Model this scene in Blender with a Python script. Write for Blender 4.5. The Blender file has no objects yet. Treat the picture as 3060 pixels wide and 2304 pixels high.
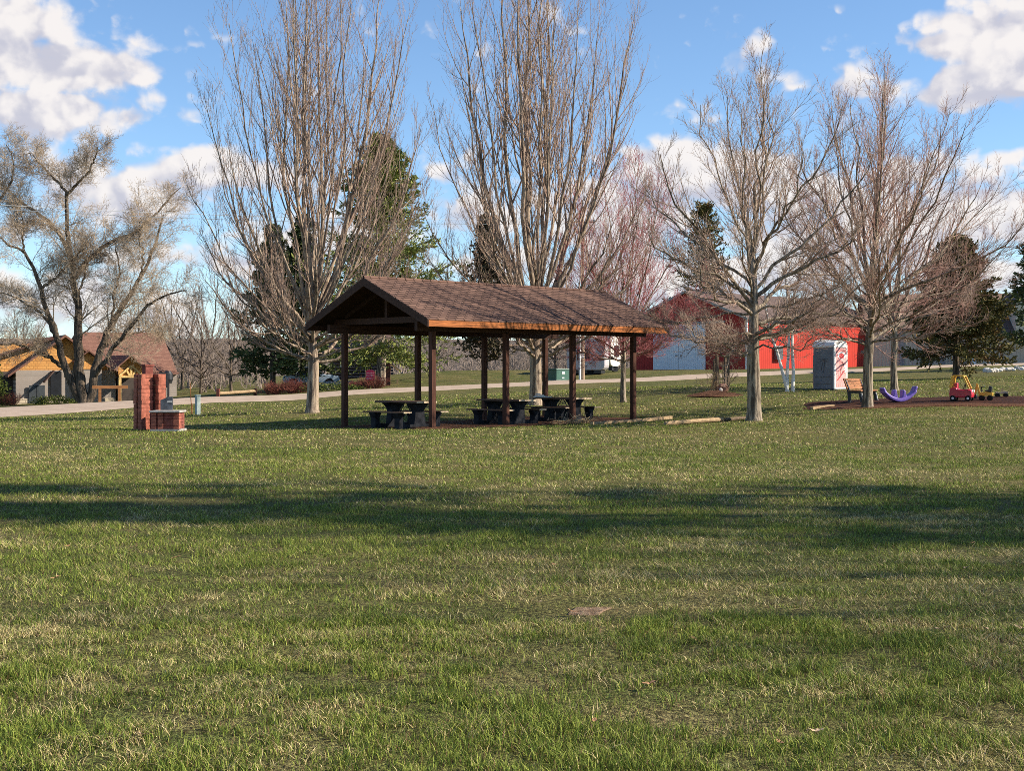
import bpy, math, random
import numpy as np
from mathutils import Vector
R_ = math.radians
F = 4160.0; CX = 1530.0; HY = 1110.0; CAMZ = 1.6     # photograph geometry (3060 x 2304 px)
SUN_EL, SUN_AZ = R_(33), R_(-4)                       # azimuth counted from +X (right) towards +Y (away)
rng = np.random.default_rng(7)
random.seed(7)
scene = bpy.context.scene
COL = scene.collection

# ------------------------------------------------------------------ materials
class NT:
    def __init__(s, tree): s.t = tree
    def n(s, typ, **kw):
        nd = s.t.nodes.new(typ)
        for k, v in kw.items():
            if k.startswith('i_'):
                key = k[2:]; sock = nd.inputs[int(key)] if key.isdigit() else nd.inputs[key.replace('_', ' ')]
                s.put(sock, v)
            else: setattr(nd, k, v)
        return nd
    def put(s, sock, v):
        if isinstance(v, bpy.types.NodeSocket): s.t.links.new(v, sock)
        elif isinstance(v, (tuple, list)) and sock.type == 'RGBA' and len(v) == 3: sock.default_value = (*v, 1)
        else: sock.default_value = v
    def m(s, op, a, b=0.0, c=0.0, clamp=False):
        nd = s.t.nodes.new('ShaderNodeMath'); nd.operation = op; nd.use_clamp = clamp
        for i, v in enumerate((a, b, c)): s.put(nd.inputs[i], v)
        return nd.outputs[0]
    def mix(s, f, a, b, blend='MIX'):
        nd = s.t.nodes.new('ShaderNodeMix'); nd.data_type = 'RGBA'; nd.blend_type = blend
        s.put(nd.inputs[0], f); s.put(nd.inputs[6], a); s.put(nd.inputs[7], b)
        return nd.outputs[2]
    def ramp(s, f, stops):
        nd = s.t.nodes.new('ShaderNodeValToRGB'); e = nd.color_ramp.elements
        while len(e) < len(stops): e.new(0.5)
        for el, (p, c) in zip(e, stops):
            el.position = p; el.color = (*c, 1) if len(c) == 3 else c
        s.put(nd.inputs[0], f); return nd.outputs[0]
    def sstep(s, x, a, b):
        nd = s.t.nodes.new('ShaderNodeMapRange'); nd.interpolation_type = 'SMOOTHSTEP'
        s.put(nd.inputs[0], x); nd.inputs[1].default_value = a; nd.inputs[2].default_value = b
        return nd.outputs[0]
    def noise(s, vec, scale, detail=4, rough=0.55, dist=0.0):
        nd = s.n('ShaderNodeTexNoise'); s.put(nd.inputs['Vector'], vec)
        nd.inputs['Scale'].default_value = scale; nd.inputs['Detail'].default_value = detail
        nd.inputs['Roughness'].default_value = rough; nd.inputs['Distortion'].default_value = dist
        return nd.outputs['Fac']
    def scaled(s, vec, sc):
        nd = s.n('ShaderNodeVectorMath', operation='MULTIPLY'); s.put(nd.inputs[0], vec)
        nd.inputs[1].default_value = sc; return nd.outputs[0]

def new_mat(name):
    mt = bpy.data.materials.new(name); mt.use_nodes = True
    t = mt.node_tree; t.nodes.clear()
    nt = NT(t); out = nt.n('ShaderNodeOutputMaterial'); b = nt.n('ShaderNodeBsdfPrincipled')
    t.links.new(b.outputs[0], out.inputs[0]); b.inputs['Specular IOR Level'].default_value = .06
    return mt, nt, b
def bump(nt, b, h, strength=0.3, dist=0.02):
    bp = nt.n('ShaderNodeBump'); bp.inputs['Strength'].default_value = strength; bp.inputs['Distance'].default_value = dist
    nt.put(bp.inputs['Height'], h); nt.put(b.inputs['Normal'], bp.outputs[0])

def mat_plain(name, col, rough=0.6, var=0.25, scale=6.0, bumpy=0.1, stretch=(1, 1, 1), metallic=0.0):
    """a colour with uneven tone: weathering at two sizes"""
    mt, nt, b = new_mat(name)
    co = nt.scaled(nt.n('ShaderNodeTexCoord').outputs['Object'], stretch)
    f1 = nt.noise(co, scale, 5); f2 = nt.noise(co, scale * 6.3, 3)
    lo = tuple(c * (1 - var) for c in col); hi = tuple(min(1, c * (1 + var)) for c in col)
    c = nt.mix(nt.sstep(f1, .3, .7), lo, hi)
    c = nt.mix(nt.m('MULTIPLY', nt.sstep(f2, .45, .7), var), c, tuple(x * .6 for x in col))
    nt.put(b.inputs['Base Color'], c); b.inputs['Roughness'].default_value = rough; b.inputs['Metallic'].default_value = metallic; b.inputs['Specular IOR Level'].default_value = .5 if rough < .5 else .12
    if bumpy: bump(nt, b, f2, bumpy, 0.01)
    return mt

def mat_wood(name, col, rough=0.65, axis=0, var=.35):
    st = [9, 9, 9]; st[axis] = 0.7
    return mat_plain(name, col, rough, var, 2.5, .15, tuple(st))

def mat_bark(name, col, dark, scale=9.0):
    mt, nt, b = new_mat(name)
    co = nt.n('ShaderNodeTexCoord').outputs['Object']
    v = nt.scaled(co, (1.6, 1.6, .2))
    f = nt.noise(v, scale, 6, .65, .4); g = nt.noise(co, 1.1, 3)
    c = nt.mix(nt.sstep(f, .43, .57), dark, col)
    c = nt.mix(nt.m('MULTIPLY', nt.sstep(g, .4, .7), .35), c, tuple(x * 1.25 for x in col))
    nt.put(b.inputs['Base Color'], c); b.inputs['Roughness'].default_value = .9
    bump(nt, b, f, 1.0, .06)
    return mt
def mat_birch(name):
    mt, nt, b = new_mat(name)
    co = nt.n('ShaderNodeTexCoord').outputs['Object']
    f = nt.noise(nt.scaled(co, (2, 2, 9)), 1.6, 4, .6)
    c = nt.mix(nt.sstep(f, .6, .68), (.72, .68, .6), (.06, .05, .045))
    nt.put(b.inputs['Base Color'], c); b.inputs['Roughness'].default_value = .7
    return mt
def mat_twig(name, col, col2):
    mt, nt, b = new_mat(name)
    co = nt.n('ShaderNodeTexCoord').outputs['Object']
    c = nt.mix(nt.sstep(nt.noise(co, 1.3, 3), .35, .65), col, col2)
    nt.put(b.inputs['Base Color'], c); b.inputs['Roughness'].default_value = .8
    return mt
def mat_leaf(name, a, bcol, c3=None):
    """needles or leaves: each carries its own random tint"""
    mt, nt, b = new_mat(name)
    at = nt.n('ShaderNodeAttribute', attribute_name='tint').outputs['Fac']
    co = nt.n('ShaderNodeTexCoord').outputs['Object']
    c = nt.mix(at, a, bcol)
    if c3: c = nt.mix(nt.m('MULTIPLY', nt.sstep(nt.noise(co, .9, 3), .5, .68), .8), c, c3)
    nt.put(b.inputs['Base Color'], c); b.inputs['Roughness'].default_value = .7
    return mt
def mat_rows(name, cols, bw, rh, mortar, mcol, plane='xz', rough=.8, msize=.02, offs=.5, bstr=.3, nscale=3.0):
    """courses (shingles, lap siding, bricks): brick texture in the object's own plane"""
    mt, nt, b = new_mat(name)
    co = nt.n('ShaderNodeTexCoord').outputs['Object']
    sp = nt.n('ShaderNodeSeparateXYZ'); nt.put(sp.inputs[0], co)
    cb = nt.n('ShaderNodeCombineXYZ')
    nt.put(cb.inputs[0], sp.outputs['xyz'.index(plane[0])]); nt.put(cb.inputs[1], sp.outputs['xyz'.index(plane[1])])
    br = nt.n('ShaderNodeTexBrick', offset=offs)
    nt.put(br.inputs['Vector'], cb.outputs[0]); nt.put(br.inputs['Color1'], cols[0]); nt.put(br.inputs['Color2'], cols[1]); nt.put(br.inputs['Mortar'], mcol)
    br.inputs['Scale'].default_value = 1; br.inputs['Brick Width'].default_value = bw; br.inputs['Row Height'].default_value = rh
    br.inputs['Mortar Size'].default_value = msize; br.inputs['Mortar Smooth'].default_value = .3; br.inputs['Bias'].default_value = 0
    f = nt.noise(co, nscale, 5); g = nt.noise(co, nscale * 9, 3)
    c = nt.mix(nt.m('MULTIPLY', nt.sstep(f, .35, .7), .35), br.outputs[0], tuple(x * .7 for x in cols[0]))
    c = nt.mix(nt.m('MULTIPLY', nt.sstep(g, .5, .75), .3), c, tuple(x * 1.5 for x in cols[1]))
    nt.put(b.inputs['Base Color'], c); b.inputs['Roughness'].default_value = rough
    bump(nt, b, nt.m('SUBTRACT', 1.0, br.outputs['Fac']), bstr, .02)
    return mt
def mat_ribbed(name, col, pitch, axis, rough=.5, dark=.7, var=.12):
    """metal sheeting: standing ribs along the wall"""
    mt, nt, b = new_mat(name)
    co = nt.n('ShaderNodeTexCoord').outputs['Object']
    sp = nt.n('ShaderNodeSeparateXYZ'); nt.put(sp.inputs[0], co)
    x = nt.m('FRACT', nt.m('DIVIDE', sp.outputs[axis], pitch))
    rib = nt.m('SUBTRACT', nt.sstep(x, .0, .12), nt.sstep(x, .22, .34))
    f = nt.noise(co, .7, 4); g = nt.noise(nt.scaled(co, (3, 3, .3)), 3, 4)
    c = nt.mix(nt.m('MULTIPLY', rib, .5), col, tuple(v * dark for v in col))
    c = nt.mix(nt.m('MULTIPLY', nt.sstep(f, .35, .7), var * 2), c, tuple(v * .75 for v in col))
    c = nt.mix(nt.m('MULTIPLY', nt.sstep(g, .5, .7), var * 2), c, tuple(min(1, v * 1.3 + .02) for v in col))
    nt.put(b.inputs['Base Color'], c); b.inputs['Roughness'].default_value = rough
    bump(nt, b, rib, .5, .03)
    return mt

def mat_grass():
    mt, nt, b = new_mat('lawn')
    co = nt.n('ShaderNodeTexCoord').outputs['Object']
    big = nt.noise(nt.scaled(co, (1, 1, 0)), .16, 4, .6); mid = nt.noise(nt.scaled(co, (1, 1, 0)), .9, 5, .62); fine = nt.noise(co, 22, 4, .7)
    st = nt.noise(nt.scaled(co, (.35, 1.6, 0)), .7, 4, .6)
    c = nt.mix(nt.sstep(big, .36, .66), (.13, .165, .04), (.25, .225, .075))
    c = nt.mix(nt.m('MULTIPLY', nt.sstep(mid, .42, .7), .8), c, (.33, .265, .12))
    c = nt.mix(nt.m('MULTIPLY', nt.sstep(st, .52, .7), .6), c, (.12, .17, .04))
    fin2 = nt.noise(nt.scaled(co, (1, .5, 1)), 95, 3, .7); c = nt.mix(nt.m('MULTIPLY', nt.sstep(fine, .42, .6), .75), c, (.045, .034, .016)); c = nt.mix(nt.m('MULTIPLY', nt.sstep(fin2, .45, .6), .75), c, (.03, .022, .011))
    nt.put(b.inputs['Base Color'], c); b.inputs['Roughness'].default_value = .95
    bump(nt, b, nt.m('ADD', fine, mid), .9, .06)
    return mt
def mat_blade():
    mt, nt, b = new_mat('grass_blade')
    at = nt.n('ShaderNodeAttribute', attribute_name='tint')
    nt.put(b.inputs['Base Color'], at.outputs['Color']); b.inputs['Roughness'].default_value = .6
    b.inputs['Specular IOR Level'].default_value = .12
    t = mt.node_tree; tr = nt.n('ShaderNodeBsdfTranslucent'); nt.put(tr.inputs[0], at.outputs['Color'])
    mx = nt.n('ShaderNodeMixShader'); mx.inputs[0].default_value = .15
    out = [n for n in t.nodes if n.type == 'OUTPUT_MATERIAL'][0]
    t.links.new(b.outputs[0], mx.inputs[1]); t.links.new(tr.outputs[0], mx.inputs[2]); t.links.new(mx.outputs[0], out.inputs[0])
    return mt
def mat_mulch(name, a, bb):
    mt, nt, b = new_mat(name)
    co = nt.n('ShaderNodeTexCoord').outputs['Object']
    f = nt.noise(co, 14, 5, .7); g = nt.noise(co, 1.2, 3)
    c = nt.mix(nt.sstep(f, .35, .68), a, bb); c = nt.mix(nt.m('MULTIPLY', nt.sstep(g, .45, .65), .5), c, a)
    nt.put(b.inputs['Base Color'], c); b.inputs['Roughness'].default_value = .95
    bump(nt, b, f, .9, .05)
    return mt

# ------------------------------------------------------------------ meshes
class MB:
    def __init__(s): s.v = []; s.f = []; s.n = 0; s.t = []
    def add(s, verts, faces, mi=0, tint=None):
        verts = np.asarray(verts, float).reshape(-1, 3)
        if isinstance(faces, np.ndarray): s.f.append((faces + s.n, mi))
        else:
            by = {}
            for f in faces: by.setdefault(len(f), []).append(f)
            for k, l in by.items(): s.f.append((np.array(l) + s.n, mi))
        s.v.append(verts); s.n += len(verts)
        s.t.append(np.zeros((len(verts), 3)) if tint is None else np.asarray(tint, float))
        return s
    def box(s, c, d, rz=0.0, mi=0, taper=1.0):
        x, y, z = (q / 2 for q in d); t = taper
        v = np.array([(-x, -y, -z), (x, -y, -z), (x, y, -z), (-x, y, -z), (-x * t, -y * t, z), (x * t, -y * t, z), (x * t, y * t, z), (-x * t, y * t, z)])
        cs, sn = math.cos(rz), math.sin(rz)
        v = np.stack([v[:, 0] * cs - v[:, 1] * sn, v[:, 0] * sn + v[:, 1] * cs, v[:, 2]], 1) + np.array(c)
        return s.add(v, [(3, 2, 1, 0), (4, 5, 6, 7), (0, 1, 5, 4), (1, 2, 6, 5), (2, 3, 7, 6), (3, 0, 4, 7)], mi)
    def b2(s, x0, x1, y0, y1, z0, z1, mi=0): return s.box(((x0 + x1) / 2, (y0 + y1) / 2, (z0 + z1) / 2), (x1 - x0, y1 - y0, z1 - z0), 0, mi)
    def prism(s, poly, y0, y1, mi=0, axis='y'):
        """outline in (x,z) extruded along y (or outline (y,z) along x)"""
        n = len(poly); v = []
        for y in (y0, y1):
            for a, b in poly: v.append((a, y, b) if axis == 'y' else (y, a, b) if axis == 'x' else (a, b, y))
        fs = [tuple(range(n)), tuple(range(2 * n - 1, n - 1, -1))] + [(i, n + i, n + (i + 1) % n, (i + 1) % n) for i in range(n)]
        return s.add(v, fs, mi)
    def hexa(s, top, thick, mi=0):
        """four top corners and a thickness straight down: a slab"""
        v = [tuple(p) for p in top] + [(p[0], p[1], p[2] - thick) for p in top]
        return s.add(v, [(0, 1, 2, 3), (7, 6, 5, 4), (0, 4, 5, 1), (1, 5, 6, 2), (2, 6, 7, 3), (3, 7, 4, 0)], mi)
    def bar(s, a, b, w, h=None, mi=0):
        a = Vector(a); b = Vector(b); d = (b - a).normalized(); h = h or w
        r = Vector((0, 0, 1)) if abs(d.z) < .95 else Vector((1, 0, 0))
        x = d.cross(r).normalized(); y = x.cross(d)
        v = [p + x * (sx * w / 2) + y * (sy * h / 2) for p in (a, b) for sx, sy in ((-1, -1), (1, -1), (1, 1), (-1, 1))]
        return s.add([tuple(q) for q in v], [(3, 2, 1, 0), (4, 5, 6, 7), (0, 1, 5, 4), (1, 2, 6, 5), (2, 3, 7, 6), (3, 0, 4, 7)], mi)
    def tube(s, pts, rad, sides=8, mi=0, cap=True):
        P = np.asarray(pts, float)[None]; K = P.shape[1]
        Rr = np.broadcast_to(np.asarray(rad, float), (K,))[None]
        s.tubes(P, Rr, sides, mi)
        if cap:
            b = s.n - K * sides
            s.f.append((np.array([[b + i for i in range(sides)][::-1]]), mi)); s.f.append((np.array([[s.n - sides + i for i in range(sides)]]), mi))
        return s
    def tubes(s, P, Rr, sides=3, mi=0):
        N, K, _ = P.shape
        T = np.gradient(P, axis=1); T /= np.linalg.norm(T, axis=2, keepdims=True) + 1e-9
        mt = T.mean(1); ref = np.where(np.abs(mt[:, 2:3]) < .8, np.array([[0., 0, 1]]), np.array([[1., 0, 0]]))[:, None, :]
        A = np.cross(T, np.broadcast_to(ref, T.shape)); A /= np.linalg.norm(A, axis=2, keepdims=True) + 1e-9
        B = np.cross(T, A)
        an = np.arange(sides) * 2 * np.pi / sides
        V = P[:, :, None, :] + Rr[:, :, None, None] * (np.cos(an)[None, None, :, None] * A[:, :, None, :] + np.sin(an)[None, None, :, None] * B[:, :, None, :])
        idx = np.arange(N * K * sides).reshape(N, K, sides)
        a = idx[:, :-1, :]; b = np.roll(idx, -1, 2)[:, :-1, :]; c = np.roll(idx, -1, 2)[:, 1:, :]; d = idx[:, 1:, :]
        return s.add(V.reshape(-1, 3), np.stack([a, b, c, d], -1).reshape(-1, 4), mi)
    def lathe(s, prof, c=(0, 0, 0), sides=16, mi=0, sx=1, sy=1):
        n = len(prof); v = []
        for r, z in prof:
            for i in range(sides):
                a = 2 * math.pi * i / sides; v.append((c[0] + r * math.cos(a) * sx, c[1] + r * math.sin(a) * sy, c[2] + z))
        fs = [(i * sides + j, i * sides + (j + 1) % sides, (i + 1) * sides + (j + 1) % sides, (i + 1) * sides + j) for i in range(n - 1) for j in range(sides)]
        fs += [tuple(range(sides))[::-1], tuple(range((n - 1) * sides, n * sides))]
        return s.add(v, fs, mi)
    def wheel(s, c, r, w, axis, sides=18, mi=0):
        ax = Vector(axis).normalized(); c = Vector(c)
        return s.tube([tuple(c - ax * w / 2), tuple(c - ax * w * .4), tuple(c + ax * w * .4), tuple(c + ax * w / 2)], [r * .86, r, r, r * .86], sides, mi)
    def rock(s, c, d, seed=0, mi=0, n=9):
        r = np.random.default_rng(seed); v = []; fs = []
        rings = 6
        for i in range(rings + 1):
            th = math.pi * i / rings
            for j in range(n):
                ph = 2 * math.pi * (j + .5 * (i % 2)) / n; k = 1 + r.uniform(-.22, .22)
                v.append((c[0] + d[0] / 2 * k * math.sin(th) * math.cos(ph), c[1] + d[1] / 2 * k * math.sin(th) * math.sin(ph), c[2] + d[2] / 2 * (1 + .1 * r.uniform(-1, 1)) * math.cos(th)))
        fs = [(i * n + j, i * n + (j + 1) % n, (i + 1) * n + (j + 1) % n, (i + 1) * n + j) for i in range(rings) for j in range(n)]
        return s.add(v, fs, mi)
    def build(s, name, mats, parent=None, smooth=False, tint=False, loc=None, bev=0.0):
        me = bpy.data.meshes.new(name)
        V = np.concatenate(s.v) if s.v else np.zeros((0, 3))
        if loc is not None: V = V - np.array(loc)
        me.vertices.add(len(V)); me.vertices.foreach_set('co', V.astype(np.float32).ravel())
        lv = []; ls = []; mi = []; st = 0
        for f, m in s.f:
            k = f.shape[1]; lv.append(f.ravel()); ls.append(st + np.arange(len(f)) * k); mi.append(np.full(len(f), m)); st += f.size
        lv = np.concatenate(lv).astype(np.int32); ls = np.concatenate(ls).astype(np.int32); mi = np.concatenate(mi).astype(np.int32)
        me.loops.add(len(lv)); me.loops.foreach_set('vertex_index', lv)
        me.polygons.add(len(ls)); me.polygons.foreach_set('loop_start', ls)
        me.polygons.foreach_set('material_index', mi)
        me.polygons.foreach_set('use_smooth', np.full(len(ls), smooth, dtype=bool))
        if tint:
            at = me.attributes.new('tint', 'FLOAT_COLOR', 'POINT'); tc = np.concatenate(s.t)
            at.data.foreach_set('color', np.concatenate([tc, np.ones((len(tc), 1))], 1).astype(np.float32).ravel())
        me.update(calc_edges=True)
        for m in (mats if isinstance(mats, (list, tuple)) else [mats]): me.materials.append(m)
        o = bpy.data.objects.new(name, me); COL.objects.link(o)
        if loc is not None: o.location = loc
        if parent: o.parent = parent
        if bev:
            md = o.modifiers.new('bevel', 'BEVEL'); md.width = bev; md.segments = 2; md.limit_method = 'ANGLE'
        return o

def tag(o, label, cat, group=None, kind=None):
    o['label'] = label; o['category'] = cat
    if group: o['group'] = group
    if kind: o['kind'] = kind
    return o
def empty(name, loc, rz=0.0):
    o = bpy.data.objects.new(name, None); COL.objects.link(o); o.location = tuple(float(q) for q in loc); o.rotation_euler = (0, 0, rz); o.empty_display_size = .2
    return o
def kind(o, k): o['kind'] = k; return o
def copy_tree(o, parent=None):
    c = o.copy(); COL.objects.link(c)
    if parent: c.parent = parent
    for ch in list(o.children): copy_tree(ch, c)
    return c

# ------------------------------------------------------------------ places
def PX(x, y, d): return np.array([(x - CX) * d / F, d, CAMZ + (HY - y) * d / F])
ctrl = []
def cp(x, y, d): ctrl.append(PX(x, y, d))
for p in [(1292, 1281, 38.9), (1892, 1257, 45.05), (1629, 1247, 47.8), (460, 1287, 38), (0, 1300, 36), (0, 1264, 46), (0, 1252, 58), (200, 1290, 37),
          (935, 1232, 50), (1600, 1211, 55), (1865, 1202, 58), (2252, 1257, 41), (2600, 1221, 46), (2670, 1166, 62), (2350, 1171, 62),
          (2480, 1164, 64), (2580, 1207, 48), (2875, 1197, 48), (2900, 1214, 45.5), (3060, 1214, 45.5), (3060, 1290, 33), (2700, 1275, 36), (3060, 1400, 23),
          (2850, 1131, 80), (2140, 1182, 60), (2138, 1160, 62.5), (1350, 1109, 108), (1450, 1107, 110), (1600, 1109, 110), (2000, 1107, 121), (2232, 1104, 118), (2628, 1101, 132),
          (130, 1205, 117), (350, 1201, 117), (500, 1191, 118), (1640, 1137, 100), (3060, 1088, 122), (700, 1187, 92), (1138, 1152, 96), (640, 1290, 37), (590, 1246, 60)]: cp(*p)
road_px = [(-260, 1260, 62, 1232, 82), (0, 1248, 66, 1219, 84), (200, 1236, 70, 1209, 85), (440, 1216, 76, 1196, 84), (640, 1204, 80, 1186, 86), (880, 1197, 82, 1179, 88), (1042, 1181, 84, 1167, 89), (1270, 1170, 86, 1156, 91),
           (1500, 1158, 88, 1146, 93), (1700, 1148, 90, 1137, 95), (2020, 1137, 94, 1122, 99), (2400, 1118, 98, 1107, 103), (2630, 1110, 101, 1101, 106), (2850, 1097, 105, 1091, 110), (3060, 1091, 109, 1086, 114), (3300, 1083, 113, 1079, 119)]
for x, yn, dn, yf, df in road_px: cp(x, yn, dn); cp(x, yf, df)
for X in (-20, -8, 0, 8, 20):
    for Y in (-12, 4, 14, 24, 32): ctrl.append(np.array([X, Y, 0. if X < 9 else .1 * (Y > 20)]))
ctrl += [np.array(p, float) for p in [(-60, 20, -.4), (-60, 45, -.8), (-70, 80, -1.6), (60, 20, .6), (60, 45, 2), (70, 90, 4), (-100, 130, -2), (100, 130, 4.5), (0, 160, 1.4), (-60, 160, -1), (60, 160, 3),
          (-200, 300, 0), (0, 300, 2), (200, 300, 5), (-200, -15, -1), (200, -15, 1.5), (-200, 100, -3), (200, 100, 6), (0, 900, 4), (-300, 900, 2), (300, 900, 6), (-6.2, 42.4, -.1)]]
ctrl = np.array(ctrl)
def _k(d2): return .5 * d2 * np.log(d2 + 1e-9)
_S = 20.0; _c = ctrl[:, :2] / _S; _n = len(ctrl)
_A = np.zeros((_n + 3, _n + 3)); _A[:_n, :_n] = _k(((_c[:, None] - _c[None]) ** 2).sum(-1)) + np.eye(_n) * .004
_A[:_n, _n] = 1; _A[:_n, _n + 1:] = _c; _A[_n, :_n] = 1; _A[_n + 1:, :_n] = _c.T
_w = np.linalg.solve(_A, np.concatenate([ctrl[:, 2], [0, 0, 0]]))
def gz(X, Y):
    X = np.asarray(X, float); Y = np.asarray(Y, float); sh = X.shape
    q = np.stack([X.ravel(), Y.ravel()], 1) / _S; out = np.empty(len(q))
    for i in range(0, len(q), 20000):
        qq = q[i:i + 20000]
        out[i:i + 20000] = _k(((qq[:, None] - _c[None]) ** 2).sum(-1)) @ _w[:_n] + _w[_n] + qq @ _w[_n + 1:]
    return out.reshape(sh) if sh else float(out[0])
def on_ground(x_px, d): X = (x_px - CX) * d / F; return np.array([X, d, gz(X, d)])

# value noise for scattering
def vnoise(x, y, sc, seed):
    r = np.random.default_rng(seed).random((256, 256)); x = x * sc + 1000; y = y * sc + 1000
    xi = np.floor(x).astype(int); yi = np.floor(y).astype(int); fx = x - xi; fy = y - yi
    fx = fx * fx * (3 - 2 * fx); fy = fy * fy * (3 - 2 * fy); g = lambda a, b: r[a % 256, b % 256]
    return (g(xi, yi) * (1 - fx) + g(xi + 1, yi) * fx) * (1 - fy) + (g(xi, yi + 1) * (1 - fx) + g(xi + 1, yi + 1) * fx) * fy
def fbm(x, y, sc, seed): return .55 * vnoise(x, y, sc, seed) + .3 * vnoise(x, y, sc * 2.1, seed + 1) + .15 * vnoise(x, y, sc * 4.3, seed + 2)

# ------------------------------------------------------------------ ground, road, hills
def axis(parts):
    a = [np.arange(p, q, s) for p, q, s in parts]; return np.concatenate(a + [[parts[-1][1]]])
gx = axis([(-700, -120, 40), (-120, -40, 4), (-40, 40, .6), (40, 120, 4), (120, 700, 40)])
gy = axis([(-40, 0, 4), (0, 130, .6), (130, 200, 4), (200, 1200, 50)])
GX, GY = np.meshgrid(gx, gy); GZ = gz(GX, GY)
GZ = GZ + np.where(GY < 60, (fbm(GX, GY, .5, 3) - .5) * .05, 0)
nx, ny = len(gx), len(gy); ii = np.arange(nx * ny).reshape(ny, nx)
M_LAWN = mat_grass()
g = MB(); g.add(np.stack([GX, GY, GZ], -1).reshape(-1, 3), np.stack([ii[:-1, :-1], ii[:-1, 1:], ii[1:, 1:], ii[1:, :-1]], -1).reshape(-1, 4))
kind(g.build('lawn_ground', M_LAWN, smooth=True), 'structure')

def strip(name, near, far, mat, lift, n_len=160, n_w=8):
    near = np.array(near, float); far = np.array(far, float); t = np.linspace(0, len(near) - 1, n_len)
    N_ = np.stack([np.interp(t, np.arange(len(near)), near[:, k]) for k in (0, 1)], 1); F_ = np.stack([np.interp(t, np.arange(len(far)), far[:, k]) for k in (0, 1)], 1)
    w = np.linspace(0, 1, n_w + 1); P = N_[:, None] * (1 - w[None, :, None]) + F_[:, None] * w[None, :, None]
    Z = gz(P[..., 0], P[..., 1]) + lift; Z[:, 0] -= lift + .03; Z[:, -1] -= lift + .03
    V = np.concatenate([P, Z[..., None]], -1); ids = np.arange(V.shape[0] * V.shape[1]).reshape(V.shape[:2])
    m = MB(); m.add(V.reshape(-1, 3), np.stack([ids[:-1, :-1], ids[1:, :-1], ids[1:, 1:], ids[:-1, 1:]], -1).reshape(-1, 4))
    return m.build(name, mat, smooth=True)
def mat_road():
    mt, nt, b = new_mat('old_asphalt')
    co = nt.n('ShaderNodeTexCoord').outputs['Object']
    f = nt.noise(co, 1.2, 5, .6); gr = nt.noise(co, 30, 3, .7); cr = nt.noise(nt.scaled(co, (.2, 2.5, 1)), 1.0, 3)
    c = nt.mix(nt.sstep(f, .35, .68), (.36, .275, .205), (.46, .36, .275))
    c = nt.mix(nt.m('MULTIPLY', nt.sstep(cr, .56, .66), .4), c, (.27, .21, .16)); c = nt.mix(nt.m('MULTIPLY', gr, .4), c, (.32, .25, .195))
    nt.put(b.inputs['Base Color'], c); b.inputs['Roughness'].default_value = .9; bump(nt, b, gr, .4, .02)
    return mt
M_ROAD = mat_road()
kind(strip('road', [PX(x, yn, dn)[:2] for x, yn, dn, yf, df in road_px], [PX(x, yf, df)[:2] for x, yn, dn, yf, df in road_px], M_ROAD, .05), 'structure')
M_MULCH = mat_mulch('dark_mulch', (.022, .012, .009), (.085, .036, .024)); M_MULCH2 = mat_mulch('brown_mulch', (.07, .035, .02), (.17, .085, .05))

# ------------------------------------------------------------------ branching
def unit(v): return v / (np.linalg.norm(v, axis=-1, keepdims=True) + 1e-9)
def grow(S, D, L, K, trop, wig, r):
    """N polylines of K segments: direction drifts (wig) and bends towards the sky (trop)"""
    N = len(S); P = np.empty((N, K + 1, 3)); P[:, 0] = S; d = unit(D)
    trop = np.broadcast_to(np.asarray(trop, float), (N,))[:, None]
    for k in range(K):
        d = unit(d + trop * np.array([0, 0, 1.]) / K + r.normal(0, wig, (N, 3)) / math.sqrt(K))
        P[:, k + 1] = P[:, k] + d * (L[:, None] / K)
    return P
def spawn(P, Rr, per, t0, t1, a0, a1, lf, lp, K, trop, wig, rf, rmin, r, lmin=.05, flat=0.0):
    N, K1, _ = P.shape
    t = (np.arange(per)[None] + r.random((N, per))) / per * (t1 - t0) + t0; fi = t * (K1 - 1); i0 = np.minimum(fi.astype(int), K1 - 2); fr = (fi - i0)[..., None]
    n = np.arange(N)[:, None]; A = P[n, i0]; B = P[n, i0 + 1]; S = A * (1 - fr) + B * fr; T = unit(B - A)
    rad = Rr[n, i0] * (1 - fr[..., 0]) + Rr[n, i0 + 1] * fr[..., 0]
    Lp = np.linalg.norm(np.diff(P, axis=1), axis=2).sum(1)[:, None]
    ref = np.where(np.abs(T[..., 2:]) < .9, np.array([0, 0, 1.]), np.array([1., 0, 0])); X = unit(np.cross(T, ref)); Y = np.cross(T, X)
    ph = np.arange(per)[None] * 2.4 + r.random((N, 1)) * 6.28 + r.normal(0, .5, (N, per)); an = r.uniform(a0, a1, (N, per))
    sd = np.cos(ph)[..., None] * X + np.sin(ph)[..., None] * Y
    D = np.cos(an)[..., None] * T + np.sin(an)[..., None] * sd; D[..., 2] *= (1 - flat)
    L = np.maximum(Lp * lf * (1 - t * .9) ** lp * r.uniform(.6, 1.2, (N, per)), lmin)
    C = grow(S.reshape(-1, 3), D.reshape(-1, 3), L.ravel(), K, trop, wig, r)
    r0 = np.maximum(rad.ravel() * rf, rmin); Rc = np.maximum(r0[:, None] * np.linspace(1, .25, K + 1)[None], rmin * .7)
    return C, Rc
def bez(S, C1, C2, E, K, wob, r):
    t = np.linspace(0, 1, K + 1)[None, :, None]; S, C1, C2, E = (q[:, None] for q in (S, C1, C2, E))
    P = S * (1 - t) ** 3 + 3 * C1 * t * (1 - t) ** 2 + 3 * C2 * t * t * (1 - t) + E * t ** 3
    w = r.normal(0, wob, (P.shape[0], K + 1, 3)); w[:, 0] = 0; w = (w + np.roll(w, 1, 1) * .7); w[:, 0] = 0
    return P + w

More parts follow.
